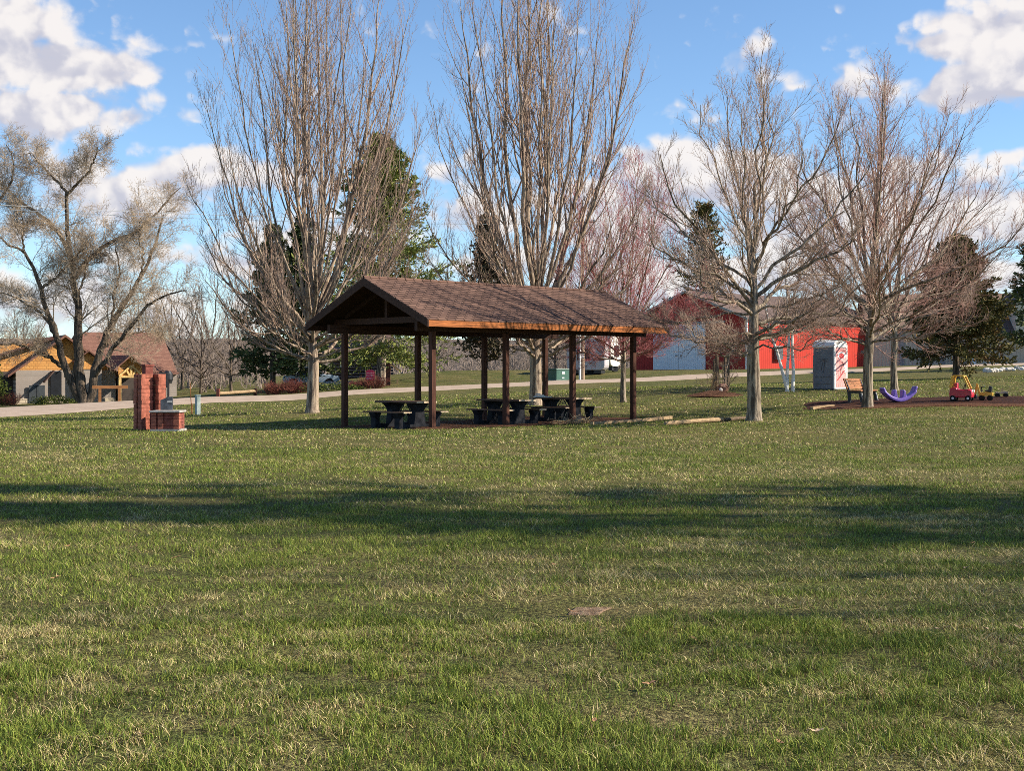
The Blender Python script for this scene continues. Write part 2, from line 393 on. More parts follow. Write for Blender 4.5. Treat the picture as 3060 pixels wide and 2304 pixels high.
def maple(name, base, trunk_r, fork, table, n_limb, twig_mat, bark_mat, label, lean=(0, 0), lopside=(1, 1), limb_r=.11, kick=.45, seed=1, n2=13, n3=6, n4=4, rmin=.0055, trop=.55, tl=1.0, upright=.8, tmin=.1, group=None, top_fork=1.3):
    r = np.random.default_rng(seed); th_t = [R_(a) for a, _ in table]; rho_t = [b for _, b in table]; thm = th_t[-1]
    u = (np.arange(n_limb) + .5) / n_limb
    th = thm * (u ** upright) * r.uniform(.85, 1.12, n_limb); th = np.minimum(th, thm)
    ph = np.arange(n_limb) * 2.39996 + r.normal(0, .25, n_limb)
    rho = np.interp(th, th_t, rho_t) * r.uniform(.86, 1.04, n_limb)
    dirx = np.stack([np.cos(ph), np.sin(ph)], 1)
    side = np.where(dirx[:, 0] > 0, lopside[0], lopside[1]); side = 1 + (side - 1) * np.abs(dirx[:, 0])
    hs = fork + top_fork * (1 - u) ** 1.0 * r.uniform(.6, 1.2, n_limb)
    tx = lambda h: np.stack([lean[0] * h, lean[1] * h, h], -1)
    S = tx(hs); rr = rho * np.sin(th) * side
    E = np.stack([dirx[:, 0] * rr, dirx[:, 1] * rr, fork + rho * np.cos(th)], 1); E[:, :2] += np.array(lean) * fork
    ln = np.linalg.norm(E - S, axis=1); a0 = np.minimum(th + kick * (.35 + .65 * u), R_(82))
    D0 = np.stack([dirx[:, 0] * np.sin(a0), dirx[:, 1] * np.sin(a0), np.cos(a0)], 1)
    a1 = th * .55; D1 = np.stack([dirx[:, 0] * np.sin(a1), dirx[:, 1] * np.sin(a1), np.cos(a1)], 1)
    P1 = bez(S, S + D0 * ln[:, None] * .36, E - D1 * ln[:, None] * .35, E, 12, .05, r)
    r1 = limb_r * (.4 + .6 * ln / ln.max()) * r.choice([.5, .65, .8, 1.0, 1.15], n_limb)
    R1 = r1[:, None] * np.linspace(1, 0, 13)[None] ** .8 + .008
    tk = MB(); zz = np.array([-.15, 0, .12, .35, .8, 1.4, fork * .7 + .3, fork, fork + top_fork * .5, fork + top_fork * 1.1])
    rad = trunk_r * np.array([1.5, 1.34, 1.17, 1.05, 1, .96, .93, .93, .6, .3]); zz = np.sort(zz)
    pts = tx(zz); pts[:, 0] += .02 * np.sin(zz * 2.1 + seed); tk.tube(pts, rad, 16)
    tk.tubes(P1, R1, 7)
    cr = MB()
    P2, R2 = spawn(P1, R1, n2, tmin, .98, R_(16), R_(40), .42 * tl, .55, 6, trop, .13, .5, rmin * 1.4, r, .45)
    P3, R3 = spawn(P2, R2, n3, .12, .98, R_(16), R_(40), .55, .4, 5, trop * .8, .16, .6, rmin, r, .3)
    P4, R4 = spawn(P3, R3, n4, .15, .98, R_(18), R_(45), .55, .35, 3, trop * .5, .18, .7, rmin * .8, r, .18)
    cr.tubes(P2, R2, 4); cr.tubes(P3, R3, 3); cr.tubes(P4, R4, 3)
    e = empty(name, base); tag(e, label, 'tree', group)
    tk.build('trunk', bark_mat, e, smooth=True); cr.build('crown', twig_mat, e, smooth=True)
    return e

def conifer(name, base, H, Rm, base_h, nb, trunk_r, mat, bark, label, seed=1, up=(-.15, .7), prof=.85, leaf=(.3, .07), per=16, nl=6, droop=0.0, group=None, ragged=.25, spread=.9):
    r = np.random.default_rng(seed); u = r.random(nb) ** .85; u = np.sort(u)
    h = base_h + u * (H - base_h - .25); Lb = Rm * np.maximum((1 - u) ** prof, .07) * r.uniform(1 - ragged * 1.6, 1 + ragged * .5, nb)
    az = np.arange(nb) * 2.39996 + r.normal(0, .4, nb); el = up[0] + (up[1] - up[0]) * u + r.normal(0, .1, nb)
    S = np.stack([np.zeros(nb), np.zeros(nb), h], 1); D = np.stack([np.cos(az) * np.cos(el), np.sin(az) * np.cos(el), np.sin(el)], 1)
    P = grow(S, D, Lb, 6, .25 - droop, .09, r); Rb = np.clip(Lb / Rm * .06, .012, .06)[:, None] * np.linspace(1, .2, 7)[None]
    e = empty(name, base); tag(e, label, 'tree', group)
    tk = MB(); tk.tube([(0, 0, -.2), (0, 0, 0), (0, 0, .3), (0, 0, H * .5), (0, 0, H)], [trunk_r * 1.5, trunk_r * 1.3, trunk_r, trunk_r * .6, .02], 10); tk.tubes(P, Rb, 4)
    tk.build('trunk', bark, e, smooth=True)
    C, Rc = spawn(P, Rb, per, .12, 1.0, R_(25), R_(60), .42, .75, 3, .15 - droop, .12, .5, .006, r, .3, flat=.35)
    N = len(C); t = r.random((N, nl)); fi = t * 3; i0 = np.minimum(fi.astype(int), 2); fr = (fi - i0)[..., None]; n = np.arange(N)[:, None]
    Q = C[n, i0] * (1 - fr) + C[n, i0 + 1] * fr; T = unit(C[n, i0 + 1] - C[n, i0])
    d = unit(T + r.normal(0, spread * .55, T.shape)); sd = unit(np.cross(d, unit(r.normal(0, 1, d.shape))))
    ln = leaf[0] * r.uniform(.6, 1.3, (N, nl, 1)); w = leaf[1] * r.uniform(.6, 1.3, (N, nl, 1))
    V = np.stack([Q - sd * w * .4, Q + d * ln * .5 + sd * w, Q + d * ln, Q + d * ln * .45 - sd * w], 2).reshape(-1, 3); nf = N * nl
    tn = np.repeat(r.random(nf), 4)[:, None] * np.ones((1, 3))
    cr = MB(); cr.add(V, np.arange(nf * 4).reshape(-1, 4), 0, tn); cr.build('crown', mat, e, tint=True)
    return e

def twig_bush(name, base, rad, h, n, mat, label, seed=1, cat='shrub', group=None):
    r = np.random.default_rng(seed); a = r.random(n) * 6.28; q = np.sqrt(r.random(n)) * .6
    S = np.stack([np.cos(a) * q * rad, np.sin(a) * q * rad, np.zeros(n) - .03], 1); D = np.stack([np.cos(a) * q * 1.2, np.sin(a) * q * 1.2, np.ones(n)], 1) + r.normal(0, .25, (n, 3))
    P = grow(S, D, h * r.uniform(.6, 1.15, n), 5, .2, .2, r); Rr = np.full((n, 1), .012) * np.linspace(1, .4, 6)[None]
    m = MB(); m.tubes(P, Rr, 3); P2, R2 = spawn(P, Rr, 6, .25, 1, R_(20), R_(50), .45, .4, 3, .2, .2, .7, .006, r, .1); m.tubes(P2, R2, 3)
    P3, R3 = spawn(P2, R2, 3, .25, 1, R_(20), R_(50), .5, .4, 2, .2, .2, .7, .005, r, .08); m.tubes(P3, R3, 3)
    o = m.build(name, mat); o.location = tuple(float(z) for z in base); return tag(o, label, cat, group)
def leaf_bush(name, base, size, n, mat, label, seed=1, leaf=.14, group=None):
    r = np.random.default_rng(seed); d = unit(r.normal(0, 1, (n, 3))); d[:, 2] = np.abs(d[:, 2]); k = r.uniform(.55, 1.05, (n, 1)) * (1 + .22 * np.sin(d[:, :1] * 7 + d[:, 1:2] * 5))
    Q = d * k * np.array(size) * .5; Q[:, 2] *= 2; dd = unit(d + r.normal(0, .6, (n, 3))); sd = unit(np.cross(dd, r.normal(0, 1, (n, 3)))); ln = leaf * r.uniform(.6, 1.3, (n, 1))
    V = np.stack([Q - sd * ln * .1, Q + dd * ln * .5 + sd * ln * .22, Q + dd * ln, Q + dd * ln * .5 - sd * ln * .22], 1).reshape(-1, 3)
    m = MB(); m.add(V, np.arange(n * 4).reshape(-1, 4), 0, np.repeat(r.random(n), 4)[:, None] * np.ones((1, 3)))
    o = m.build(name, mat, tint=True); o.location = tuple(float(z) for z in base); return tag(o, label, 'shrub', group)

# ------------------------------------------------------------------ shared materials
M_BARK = mat_bark('maple_bark', (.37, .29, .21), (.12, .085, .065), 6); M_BARKG = mat_bark('grey_bark', (.32, .26, .19), (.09, .07, .052), 6.5); M_BARKD = mat_bark('dark_bark', (.15, .115, .085), (.05, .04, .03), 6)
M_TWIG = mat_twig('maple_twig', (.27, .18, .135), (.39, .29, .22)); M_TWIGR = mat_twig('red_bud_twig', (.30, .16, .13), (.42, .31, .24)); M_TWIGP = mat_twig('purple_twig', (.37, .10, .11), (.34, .17, .15)); M_TWIGB = mat_twig('brown_twig', (.46, .36, .255), (.33, .255, .18))
M_TWIGX = mat_twig('far_twig', (.30, .24, .195), (.22, .175, .15)); M_REDTWIG = mat_twig('red_shrub_twig', (.26, .09, .065), (.18, .07, .05)); M_TANTWIG = mat_twig('dry_stem', (.42, .32, .18), (.28, .2, .12))
M_PINE = mat_leaf('pine_needles', (.07, .105, .03), (.30, .31, .085)); M_SPRUCE = mat_leaf('spruce_needles', (.04, .06, .026), (.14, .155, .06)); M_SPRUCEB = mat_leaf('bronzed_needles', (.06, .068, .026), (.19, .155, .055), (.19, .095, .045)); M_JUNI = mat_leaf('juniper_sprays', (.045, .045, .025), (.13, .10, .06), (.13, .075, .06)); M_GREENB = mat_leaf('bush_leaves', (.06, .09, .02), (.16, .17, .045))
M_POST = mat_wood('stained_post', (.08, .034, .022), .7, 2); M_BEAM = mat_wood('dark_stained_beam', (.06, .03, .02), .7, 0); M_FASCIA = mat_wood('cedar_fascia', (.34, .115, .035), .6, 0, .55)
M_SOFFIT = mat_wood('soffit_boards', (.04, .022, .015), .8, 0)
M_SHING = mat_rows('brown_shingle', ((.20, .12, .09), (.10, .06, .048)), .33, .14, .012, (.03, .02, .016), 'xy', .95, .022, .5, .5, 2.0)
M_PLANK = mat_wood('weathered_plank', (.12, .07, .045), .6, 0); M_PLANKEND = mat_plain('sunlit_cut_end', (.62, .47, .31), .7, .2, 20)  # plank ends much paler than the boards: sunlight on them put into the colour
M_CONC = mat_plain('dark_cast_plastic', (.017, .018, .022), .7, .5, 5, .15); M_CONCG = mat_plain('grey_concrete', (.36, .34, .31), .85, .25, 8)
M_BLACK = mat_plain('black_metal', (.018, .018, .02), .45, .3, 12, .05); M_WHITE = mat_plain('white_paint', (.78, .77, .74), .5, .08, 5, .03); M_STEEL = mat_plain('grey_steel', (.13, .13, .14), .45, .3, 9, .05, metallic=.5)
M_BRICK = mat_plain('red_split_block', (.34, .115, .075), .9, .35, 7, .5); M_BRICKD = mat_plain('dark_red_block', (.20, .065, .05), .9, .35, 7, .4)
M_TIMBER = mat_wood('new_timber', (.36, .25, .14), .75, 0); M_OLDTIM = mat_wood('old_timber', (.14, .10, .065), .8, 2); M_REDWOOD = mat_wood('orange_timber', (.32, .14, .055), .7, 0)
M_RUBBER = mat_plain('black_rubber', (.02, .02, .02), .8, .3, 20); M_GLASS = mat_plain('dark_window_glass', (.015, .016, .02), .35, .2, 2, 0)

# ------------------------------------------------------------------ picnic shelter
PW, PL = 3.93, 8.7
sh = empty('picnic_shelter', (-2.23, 38.9, 0), R_(45)); tag(sh, 'open picnic shelter with brown shingled gable roof on dark posts', 'shelter')
gl = lambda x, y: gz(-2.23 + (x - y) * .70711, 38.9 + (x + y) * .70711)
for j, y in enumerate((0, PW)):
    for i in range(4):
        x = i * 2.9; m = MB(); z0 = gl(x, y) - .3
        m.b2(x - .075, x + .075, y - .075, y + .075, z0, 2.72); m.build('post', M_POST, sh, bev=.008)
    m = MB(); m.b2(-.6, PL + .6, y - .06, y + .06, 2.725, 2.98); m.build('header_beam', M_BEAM, sh)
RX0, RX1, RY0, RY1, RM, EZ, RZ = -.87, PL + .87, -.795, PW + .795, PW / 2, 3.04, 4.29
sl = (RZ - EZ) / (RM - RY0)
for s_ in (0, 1):
    y0 = RY0 if s_ == 0 else RY1
    m = MB(); m.hexa([(RX0, y0, EZ), (RX1, y0, EZ), (RX1, RM, RZ), (RX0, RM, RZ)] if s_ == 0 else [(RX1, y0, EZ), (RX0, y0, EZ), (RX0, RM, RZ), (RX1, RM, RZ)], .035)
    m.build('roof_slope', M_SHING, sh)
    m = MB(); d = .05 if s_ == 0 else -.05
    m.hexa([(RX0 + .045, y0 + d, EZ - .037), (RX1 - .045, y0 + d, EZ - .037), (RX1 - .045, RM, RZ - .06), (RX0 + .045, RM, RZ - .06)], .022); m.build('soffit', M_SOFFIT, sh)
    m = MB(); yy = (y0 + .003, y0 + .045) if s_ == 0 else (y0 - .045, y0 - .003); m.b2(RX0 + .05, RX1 - .05, yy[0], yy[1], EZ - .215, EZ - .045); m.build('fascia_board', M_BEAM if s_ else M_FASCIA, sh)  # far fascia takes the dark beam colour to stand in for shade
    for xr in (RX0, RX1 - .042):
        m = MB(); ye = y0 + (.004 if s_ == 0 else -.004)
        m.prism([(ye, EZ - .038), (RM, RZ - .038), (RM, RZ - .25), (ye, EZ - .23)] if s_ == 0 else [(RM, RZ - .038), (ye, EZ - .038), (ye, EZ - .23), (RM, RZ - .25)], xr, xr + .042, axis='x'); m.build('rake_board', M_BEAM, sh)
m = MB(); m.tube([(RX0, RM, RZ + .004), (RX1, RM, RZ + .004)], .05, 6); m.build('ridge_cap', M_SHING, sh)
for i in range(4):
    x = i * 2.9; m = MB(); m.b2(x - .05, x + .05, -.45, PW + .45, 2.985, 3.16); m.build('tie_beam', M_BEAM, sh)
    m = MB(); m.b2(x - .045, x + .045, RM - .05, RM + .05, 3.165, 4.15); m.build('king_post', M_BEAM, sh)
    for q in (-1, 1):
        m = MB(); m.bar((x, RM + q * 1.9, 3.22), (x, RM + q * .06, 3.22 + 1.84 * sl - .02), .08, .12); m.build('rafter', M_SOFFIT, sh)
for x in (2.0, 5.2):
    m = MB(); m.lathe([(.07, 0), (.075, .05), (.05, .06)], (x, -.4, 2.93), 10); m.build('ceiling_lamp', M_WHITE, sh)
# floor of mulch
def sheet(name, pts_xy, mat, lift=.03, sub=14):
    p = np.array(pts_xy, float); s_, t_ = np.meshgrid(np.linspace(0, 1, sub * 3), np.linspace(0, 1, sub))
    P = (p[0] * ((1 - s_) * (1 - t_))[..., None] + p[1] * (s_ * (1 - t_))[..., None] + p[2] * (s_ * t_)[..., None] + p[3] * ((1 - s_) * t_)[..., None])
    P = P + ((np.stack([fbm(P[..., 0] + 3, P[..., 1], 1.2, 11), fbm(P[..., 0], P[..., 1] + 9, 1.2, 12)], -1) - .5) * .5)
    Z = gz(P[..., 0], P[..., 1]) + lift; Z[0] -= .05; Z[-1] -= .05; Z[:, 0] -= .05; Z[:, -1] -= .05
    ids = np.arange(P.shape[0] * P.shape[1]).reshape(P.shape[:2]); m = MB()
    m.add(np.concatenate([P, Z[..., None]], -1).reshape(-1, 3), np.stack([ids[:-1, :-1], ids[:-1, 1:], ids[1:, 1:], ids[1:, :-1]], -1).reshape(-1, 4))
    return m.build(name, mat, smooth=True)
shw = lambda x, y: (-2.23 + (x - y) * .70711, 38.9 + (x + y) * .70711)
kind(sheet('shelter_floor_ground', [shw(-.6, -.55), shw(9.6, -.6), shw(9.6, 4.5), shw(-.6, 4.5)], M_MULCH2, .045), 'structure')

# ------------------------------------------------------------------ picnic tables
def picnic_table():
    t = empty('picnic_table', (0, 0, 0))
    m = MB()
    for k in range(3): m.b2(-.915, .915, -.375 + k * .253, -.375 + k * .253 + .244, .705, .755)
    m.build('tabletop', M_PLANK, t, bev=.004)
    for q in (-1, 1):
        m = MB()
        for k in range(3): m.b2(q * .9155, q * .93, -.375 + k * .253, -.375 + k * .253 + .244, .706, .754)
        m.build('tabletop_end', M_PLANKEND, t)
        m = MB(); y = q * .69
        for k in range(2): m.b2(-.885, .885, y - .145 + k * .148, y - .145 + k * .148 + .142, .425, .465)
        b = m.build('bench_seat', M_PLANK, t, bev=.004)
        for w in (-1, 1):
            m = MB()
            for k in range(2): m.b2(w * .8855, w * .9, y - .145 + k * .148, y - .145 + k * .148 + .142, .426, .464)
            m.build('seat_end', M_PLANKEND, b)
        hp = [(.77, -.05), (.765, .28), (.845, .423), (.535, .423), (.615, .28), (.60, .12), (.22, .10), (.18, .3), (.17, .5), (.22, .58), (.365, .703)]
        poly = hp + [(-a, b_) for a, b_ in hp[::-1]]
        m = MB(); m.prism(poly[::-1], q * .52 - .11, q * .52 + .11, axis='x'); m.build('leg_frame', M_CONC, t, bev=.012)
        m = MB(); m.bar((q * .4, 0, .22), (q * .03, 0, .70), .03, .012); m.build('brace', M_BLACK, t)
    return t
tabs = [(-3.04, 39.75, R_(-45), 'picnic table nearest the gable end under the shelter, its long side facing left'),
        (-.18, 42.5, R_(-45), 'middle picnic table under the shelter, behind the second front post'),
        (1.64, 45.0, R_(-45), 'picnic table with white papers on top, farthest right under the shelter')]
pt = picnic_table()
for i, (x, y, a, lb) in enumerate(tabs):
    o = pt if i == 0 else copy_tree(pt); o.location = (x, y, gz(x, y) + .03); o.rotation_euler = (0, 0, a); tag(o, lb, 'picnic table', 'picnic tables under the shelter')
zt = gz(1.64, 45.0) + .03 + .758
m = MB(); r = np.random.default_rng(3)
m.prism([(-.28, 0), (.26, 0), (.28, .012), (.1, .03), (-.05, .055), (-.2, .06), (-.28, .02)], -.12, .14); m.prism([(-.2, .07), (-.02, .062), (.02, .072), (-.15, .12), (-.22, .105)], -.1, .1)
o = m.build('paper_stack', M_WHITE); o.location = (1.0, 45.35, zt); o.rotation_euler = (0, 0, .3); tag(o, 'rumpled white papers lying on the farthest picnic table', 'paper')

# ------------------------------------------------------------------ masonry grill
gx0, gy0 = PX(440, 0, 38.4)[:2]; gzb = gz(gx0, gy0)
gr = empty('barbecue_grill', (gx0, gy0, gzb)); tag(gr, 'red block outdoor grill with tall chimney and low counter on the lawn', 'grill')
m = MB(); r = np.random.default_rng(5); ca, sa = math.cos(R_(42)), math.sin(R_(42))
def blk(x0, x1, y0, y1, z0, z1, mi=0):
    m.box((((x0 + x1) / 2) * ca - ((y0 + y1) / 2) * sa, ((x0 + x1) / 2) * sa + ((y0 + y1) / 2) * ca, (z0 + z1) / 2), (x1 - x0, y1 - y0, z1 - z0), R_(42), mi)
nc = 15; ch = 1.55 / nc
for c in range(nc):
    z0, z1 = c * ch + .002, (c + 1) * ch - .002; j = lambda: r.uniform(-.008, .008)
    blk(-.33 + j(), -.2 + j(), -.30 + j(), -.10, z0, z1); blk(-.195, .05 + j(), -.22 + j(), -.08, z0, z1, 0); blk(.13 + j(), .35 + j(), -.40 + j(), -.12, z0, z1)
    blk(-.31 + j(), -.12, .02 + j(), .2 + j(), z0, z1); blk(-.27, .27, -.12, .17, z0, z1, 1)
    blk(.16, .31 + j(), .02, .2 + j(), z0, z1)
m.build('chimney', [M_BRICK, M_BRICKD], gr, bev=.006)
m = MB(); m.box((.0, .02, 1.66), (.22, .22, .22), R_(42)); m.box((0, .02, 1.79), (.28, .28, .04), R_(42)); m.build('chimney_cap', M_BRICKD, gr)
cxm = PX(503, 0, 37.7)[0] - gx0; cym = 37.7 - gy0; m = MB()
for c in range(5):
    z0, z1 = .07 + c * .088 + .003, .07 + (c + 1) * .088 - .003
    for (a, b_) in ((-.38, -.25), (-.2, -.06), (.22, .37)): m.b2(cxm + a, cxm + b_, cym - .34 + r.uniform(-.006, .006), cym - .16, z0, z1)
    m.b2(cxm - .36, cxm + .355, cym - .29, cym + .35, z0, z1, 1)
m.build('counter', [M_BRICK, M_BRICKD], gr, bev=.005)
m = MB(); m.b2(cxm - .42, cxm + .40, cym - .4, cym + .38, .513, .565); m.build('countertop', M_CONCG, gr, bev=.008)
m = MB(); m.b2(cxm - .40, cxm + .40, cym - .42, cym + .4, -.12, .066); m.build('base_slab', M_CONCG, gr)
m = MB(); m.prism([(cxm - .24, .57), (cxm + .09, .57), (cxm + .09, .93), (cxm - .02, .93), (cxm - .24, .84)], cym + .1, cym + .16); h_ = m.build('fire_hood', M_STEEL, gr)
m = MB(); m.tube([(cxm - .04, cym + .06, .80), (cxm + .085, cym + .06, .80)], .014, 6); m.build('handle', M_WHITE, h_)

# ------------------------------------------------------------------ timbers by the shelter
def timber(p, q, w, mat, label, name='landscape_timber', rnd=False, group=None):
    p, q = np.array(p), np.array(q); m = MB(); c = (p + q) / 2
    if rnd: m.tube([tuple(p - c), tuple(p * .5 + q * .5 - c + np.array([0, 0, .01])), tuple(q - c)], w / 2, 9)
    else: m.bar(tuple(p - c), tuple(q - c), w, w * .8)
    o = m.build(name, mat); o.location = tuple(c); return tag(o, label, 'timber', group)
def gp(x, d, dz=0): p = on_ground(x, d); p[2] += dz; return p
timber(gp(1768, 41.2, .05), gp(1885, 42.9, .05), .12, M_TIMBER, 'light edging timber along the mulch between the third and last front posts')
timber(gp(1887, 43.0, .05), gp(2005, 44.9, .06), .12, M_TIMBER, 'light edging timber just right of the last shelter post')
timber(gp(1987, 39.7, .05), gp(2160, 41.0, .07), .13, M_TIMBER, 'pale log lying in the grass left of the single maple', 'log', True)
timber(gp(2164, 41.1, .05), gp(2236, 41.9, .05), .11, M_OLDTIM, 'dark log touching the foot of the maple trunk', 'log', True)
timber(gp(2425, 46.6, .05), gp(2490, 47.2, .05), .12, M_TIMBER, 'pale edging timber left of the wooden bench')
# pile of twigs at the post
m = MB(); r = np.random.default_rng(11); n = 60; S = np.stack([r.normal(0, .32, n), r.normal(0, .25, n), r.random(n) * .08], 1); D = unit(np.stack([r.normal(0, 1, n), r.normal(0, 1, n), r.uniform(0, .5, n)], 1))
P = grow(S, D, r.uniform(.3, .7, n), 4, -.2, .25, r); m.tubes(P, np.full((n, 5), .008), 3)
o = m.build('twig_pile', M_TANTWIG); o.location = tuple(on_ground(1722, 42.2) + np.array([0, 0, .04])); tag(o, 'heap of dry twigs against the third front post of the shelter', 'twigs')

# ------------------------------------------------------------------ portable toilet
pb = PX(2491, 0, 63.2); pt_ = empty('portable_toilet', (pb[0], pb[1], gz(pb[0], pb[1])), R_(45)); tag(pt_, 'grey portable toilet with pink front and white roof before the red barn', 'portable toilet')
M_PGREY = mat_plain('grey_plastic', (.17, .175, .19), .5, .12, 3, .05); M_PINK = mat_plain('pink_plastic', (.84, .33, .30), .45, .12, 3, .03); M_PRED = mat_plain('red_print', (.72, .06, .05), .45, .08, 5, 0); M_PLINE = mat_plain('dark_print', (.10, .05, .05), .5, .1, 5, 0)
pw, pd, phh = 1.10, 1.08, 1.98
m = MB(); m.b2(0, pw, 0, pd, .05, phh); m.build('cabin', M_PGREY, pt_, bev=.03)
m = MB(); m.b2(-.03, pw + .03, -.03, pd + .03, -.1, .06); m.build('base', M_BLACK, pt_)
m = MB()
for i in range(9):
    pass
prof = [(-.03, phh - .03), (pw + .03, phh - .03)] + [(pw / 2 + (pw / 2 + .03) * math.cos(a), phh + .04 + .3 * math.sin(a)) for a in np.linspace(0, math.pi, 13)]
prof_unused = [(-.03, phh - .03), (pw + .03, phh - .03), (pw + .03, phh + .08), (pw * .86, phh + .24), (pw * .65, phh + .31), (pw * .35, phh + .31), (pw * .14, phh + .24), (-.03, phh + .08)]
m.prism(prof, -.04, pd + .04); m.build('roof', M_WHITE, pt_, bev=.03)
m = MB(); m.lathe([(.06, 0), (.06, .16), (.1, .17), (.1, .2)], (.22, .8, phh + .24), 10); m.build('vent_pipe', M_WHITE, pt_)
dr = MB(); dr.b2(.1, pw - .1, -.035, -.002, .12, phh - .06); dr = dr.build('door', M_PINK, pt_, bev=.012)
for x0, x1 in ((.0, .095), (pw - .095, pw)):
    m = MB(); m.b2(x0, x1, -.05, .01, .06, phh - .02); m.build('door_jamb', M_WHITE, pt_, bev=.01)
m = MB(); m.b2(.1, pw - .1, -.045, .0, .06, .11); m.build('door_sill', M_WHITE, pt_)
def disc(m, cx, cz, rx, rz_, y, mi=0, n=24): m.prism([(cx + rx * math.cos(2 * math.pi * i / n), cz + rz_ * math.sin(2 * math.pi * i / n)) for i in range(n)], y - .004, y)
m = MB(); disc(m, .62, 1.58, .34, .17, -.037); m.build('white_eye_print', M_WHITE, dr)
m = MB(); disc(m, .62, 1.56, .22, .125, -.042); m.build('red_oval_print', M_PRED, dr)
m = MB()
for i in range(7):
    a = -1.42 + i * .17; x1 = .42 + i * .05; m.bar((x1, -.038, 1.36 - .01 * i), (min(.99, x1 + (.12 * i - .05)), -.038, .62 + .05 * i), .012, .006)
for i in range(5): m.bar((.2 + i * .17, -.038, .16), (.24 + i * .17, -.038, .48), .012, .006)
for k in range(3):
    pts = [(.16 + t * .8, -.038, 1.66 + .06 * k + .16 * math.sin(t * 3.0) * (1 - .2 * k)) for t in np.linspace(0, 1, 9)]
    for a, b_ in zip(pts, pts[1:]): m.bar(a, b_, .012, .006)
m.build('line_print', M_PLINE, dr)
m = MB(); disc(m, .90, .98, .14, .17, -.039); m.build('white_patch_print', M_WHITE, dr)
m = MB(); disc(m, .88, 1.0, .04, .04, -.044); m.build('latch', M_PRED, dr)
m = MB(); m.bar((.2, -.038, .45), (.82, -.038, .92), .16, .006); m.build('arm_print', mat_plain('rose_print', (.72, .24, .23), .5, .1, 4, 0), dr)
m = MB()
for (a, b_) in (((.3, 1.42), (.8, 1.42)), ((.55, 1.42), (.42, .9)), ((.62, 1.42), (.55, .8)), ((.5, 1.38), (.36, 1.3)), ((.6, 1.38), (.74, 1.3)), ((.12, .62), (.98, .62)), ((.12, .3), (.98, .3))): m.bar((-.006, pd - a[0], a[1]), (-.006, pd - b_[0], b_[1]), .018, .018)
m.build('embossed_mark', mat_plain('dark_grey_plastic', (.09, .09, .10), .5, .1), pt_)
m = MB(); m.tube([(0, 0, -.1), (0, 0, 1.55)], .02, 6); o = m.build('thin_pole', M_OLDTIM); p = on_ground(2430, 65); o.location = tuple(p); tag(o, 'thin upright pole standing left of the portable toilet', 'pole')

# ------------------------------------------------------------------ bench and toys
bd = np.array([.6, .8]); bf = np.array([.8, -.6]); b0 = PX(2533, 0, 48.2)
bn = empty('park_bench', (b0[0], b0[1], gz(b0[0], b0[1]) + .03), math.atan2(.8, .6)); tag(bn, 'wooden slatted bench with black legs behind the leaning maple', 'bench')
M_BSLAT = mat_wood('bench_slat', (.36, .17, .085), .6, 0)
for x in (.06, 1.34):
    m = MB(); m.prism([(-.0, 0), (.09, 0), (.1, .38), (-.1, .85), (-.16, .83), (-.03, .4)][::-1], x - .03, x + .03, axis='x'); m.v[-1][:, 1] *= -1; m.build('rear_leg', M_BLACK, bn)
    m = MB(); m.prism([(.46, 0), (.54, 0), (.46, .38), (.5, .43), (.08, .43), (.1, .36), (.38, .36)][::-1], x - .03, x + .03, axis='x'); m.v[-1][:, 1] *= -1; m.build('front_leg', M_BLACK, bn)
    m = MB(); m.bar((x, -.5, .03), (x, -.43, .36), .055, .02); m.v[-1][:, 1] -= .045; m.build('sunlit_leg_edge', M_WHITE, bn)  # white strip: sunlight on the black leg's edge, put in as colour
m = MB()
for k in range(4): m.b2(-.05, 1.45, -.5 + k * .12, -.5 + k * .12 + .105, .435, .47)
m.build('seat', M_BSLAT, bn)
m = MB()
for k in range(4):
    z = .5 + k * .095; y = .03 + (z - .5) * .36; m.box((.7, y - .005, z + .045), (1.5, .03, .085))
m.build('backrest', M_BSLAT, bn)
kind(sheet('playground_mulch', [(9.6, 46.6), (26, 44.6), (26, 50.4), (10.6, 50.6)], M_MULCH, .05), 'structure')
kind(sheet('mulch_border_path', [(10.6, 45.9), (26, 43.9), (26, 44.75), (10.2, 46.75)], M_MULCH2, .058), 'structure')
# purple rocker
M_PURP = mat_plain('purple_plastic', (.17, .11, .42), .4, .15, 4, .04)
p = on_ground(2685, 47.6); rk = empty('seesaw_rocker', p + np.array([0, 0, .05]), R_(12)); tag(rk, 'purple plastic see-saw rocker beside the bench', 'rocker toy')
m = MB(); top = []; bot = []
for i in range(17):
    t = i / 16 * 2 - 1; bot.append((t * .62, .34 * t * t + .0)); top.append((t * .58, .13 + .28 * t * t))
m.prism(bot + top[::-1], -.17, .17); m.build('rocker_body', M_PURP, rk, bev=.03)
for q in (-1, 1):
    m = MB(); m.prism([(q * .40, .2), (q * .58, .3), (q * .66, .52), (q * .58, .55), (q * .50, .36)] if q > 0 else [(q * .40, .2), (q * .50, .36), (q * .58, .5), (q * .66, .47), (q * .58, .3)], -.15, .15); m.build('backrest', M_PURP, rk, bev=.03)
    m = MB(); m.prism([(q * .08, .12), (q * .26, .15), (q * .20, .40), (q * .12, .42)][::q], -.13, .13); m.build('handle_block', M_PURP, rk, bev=.03)
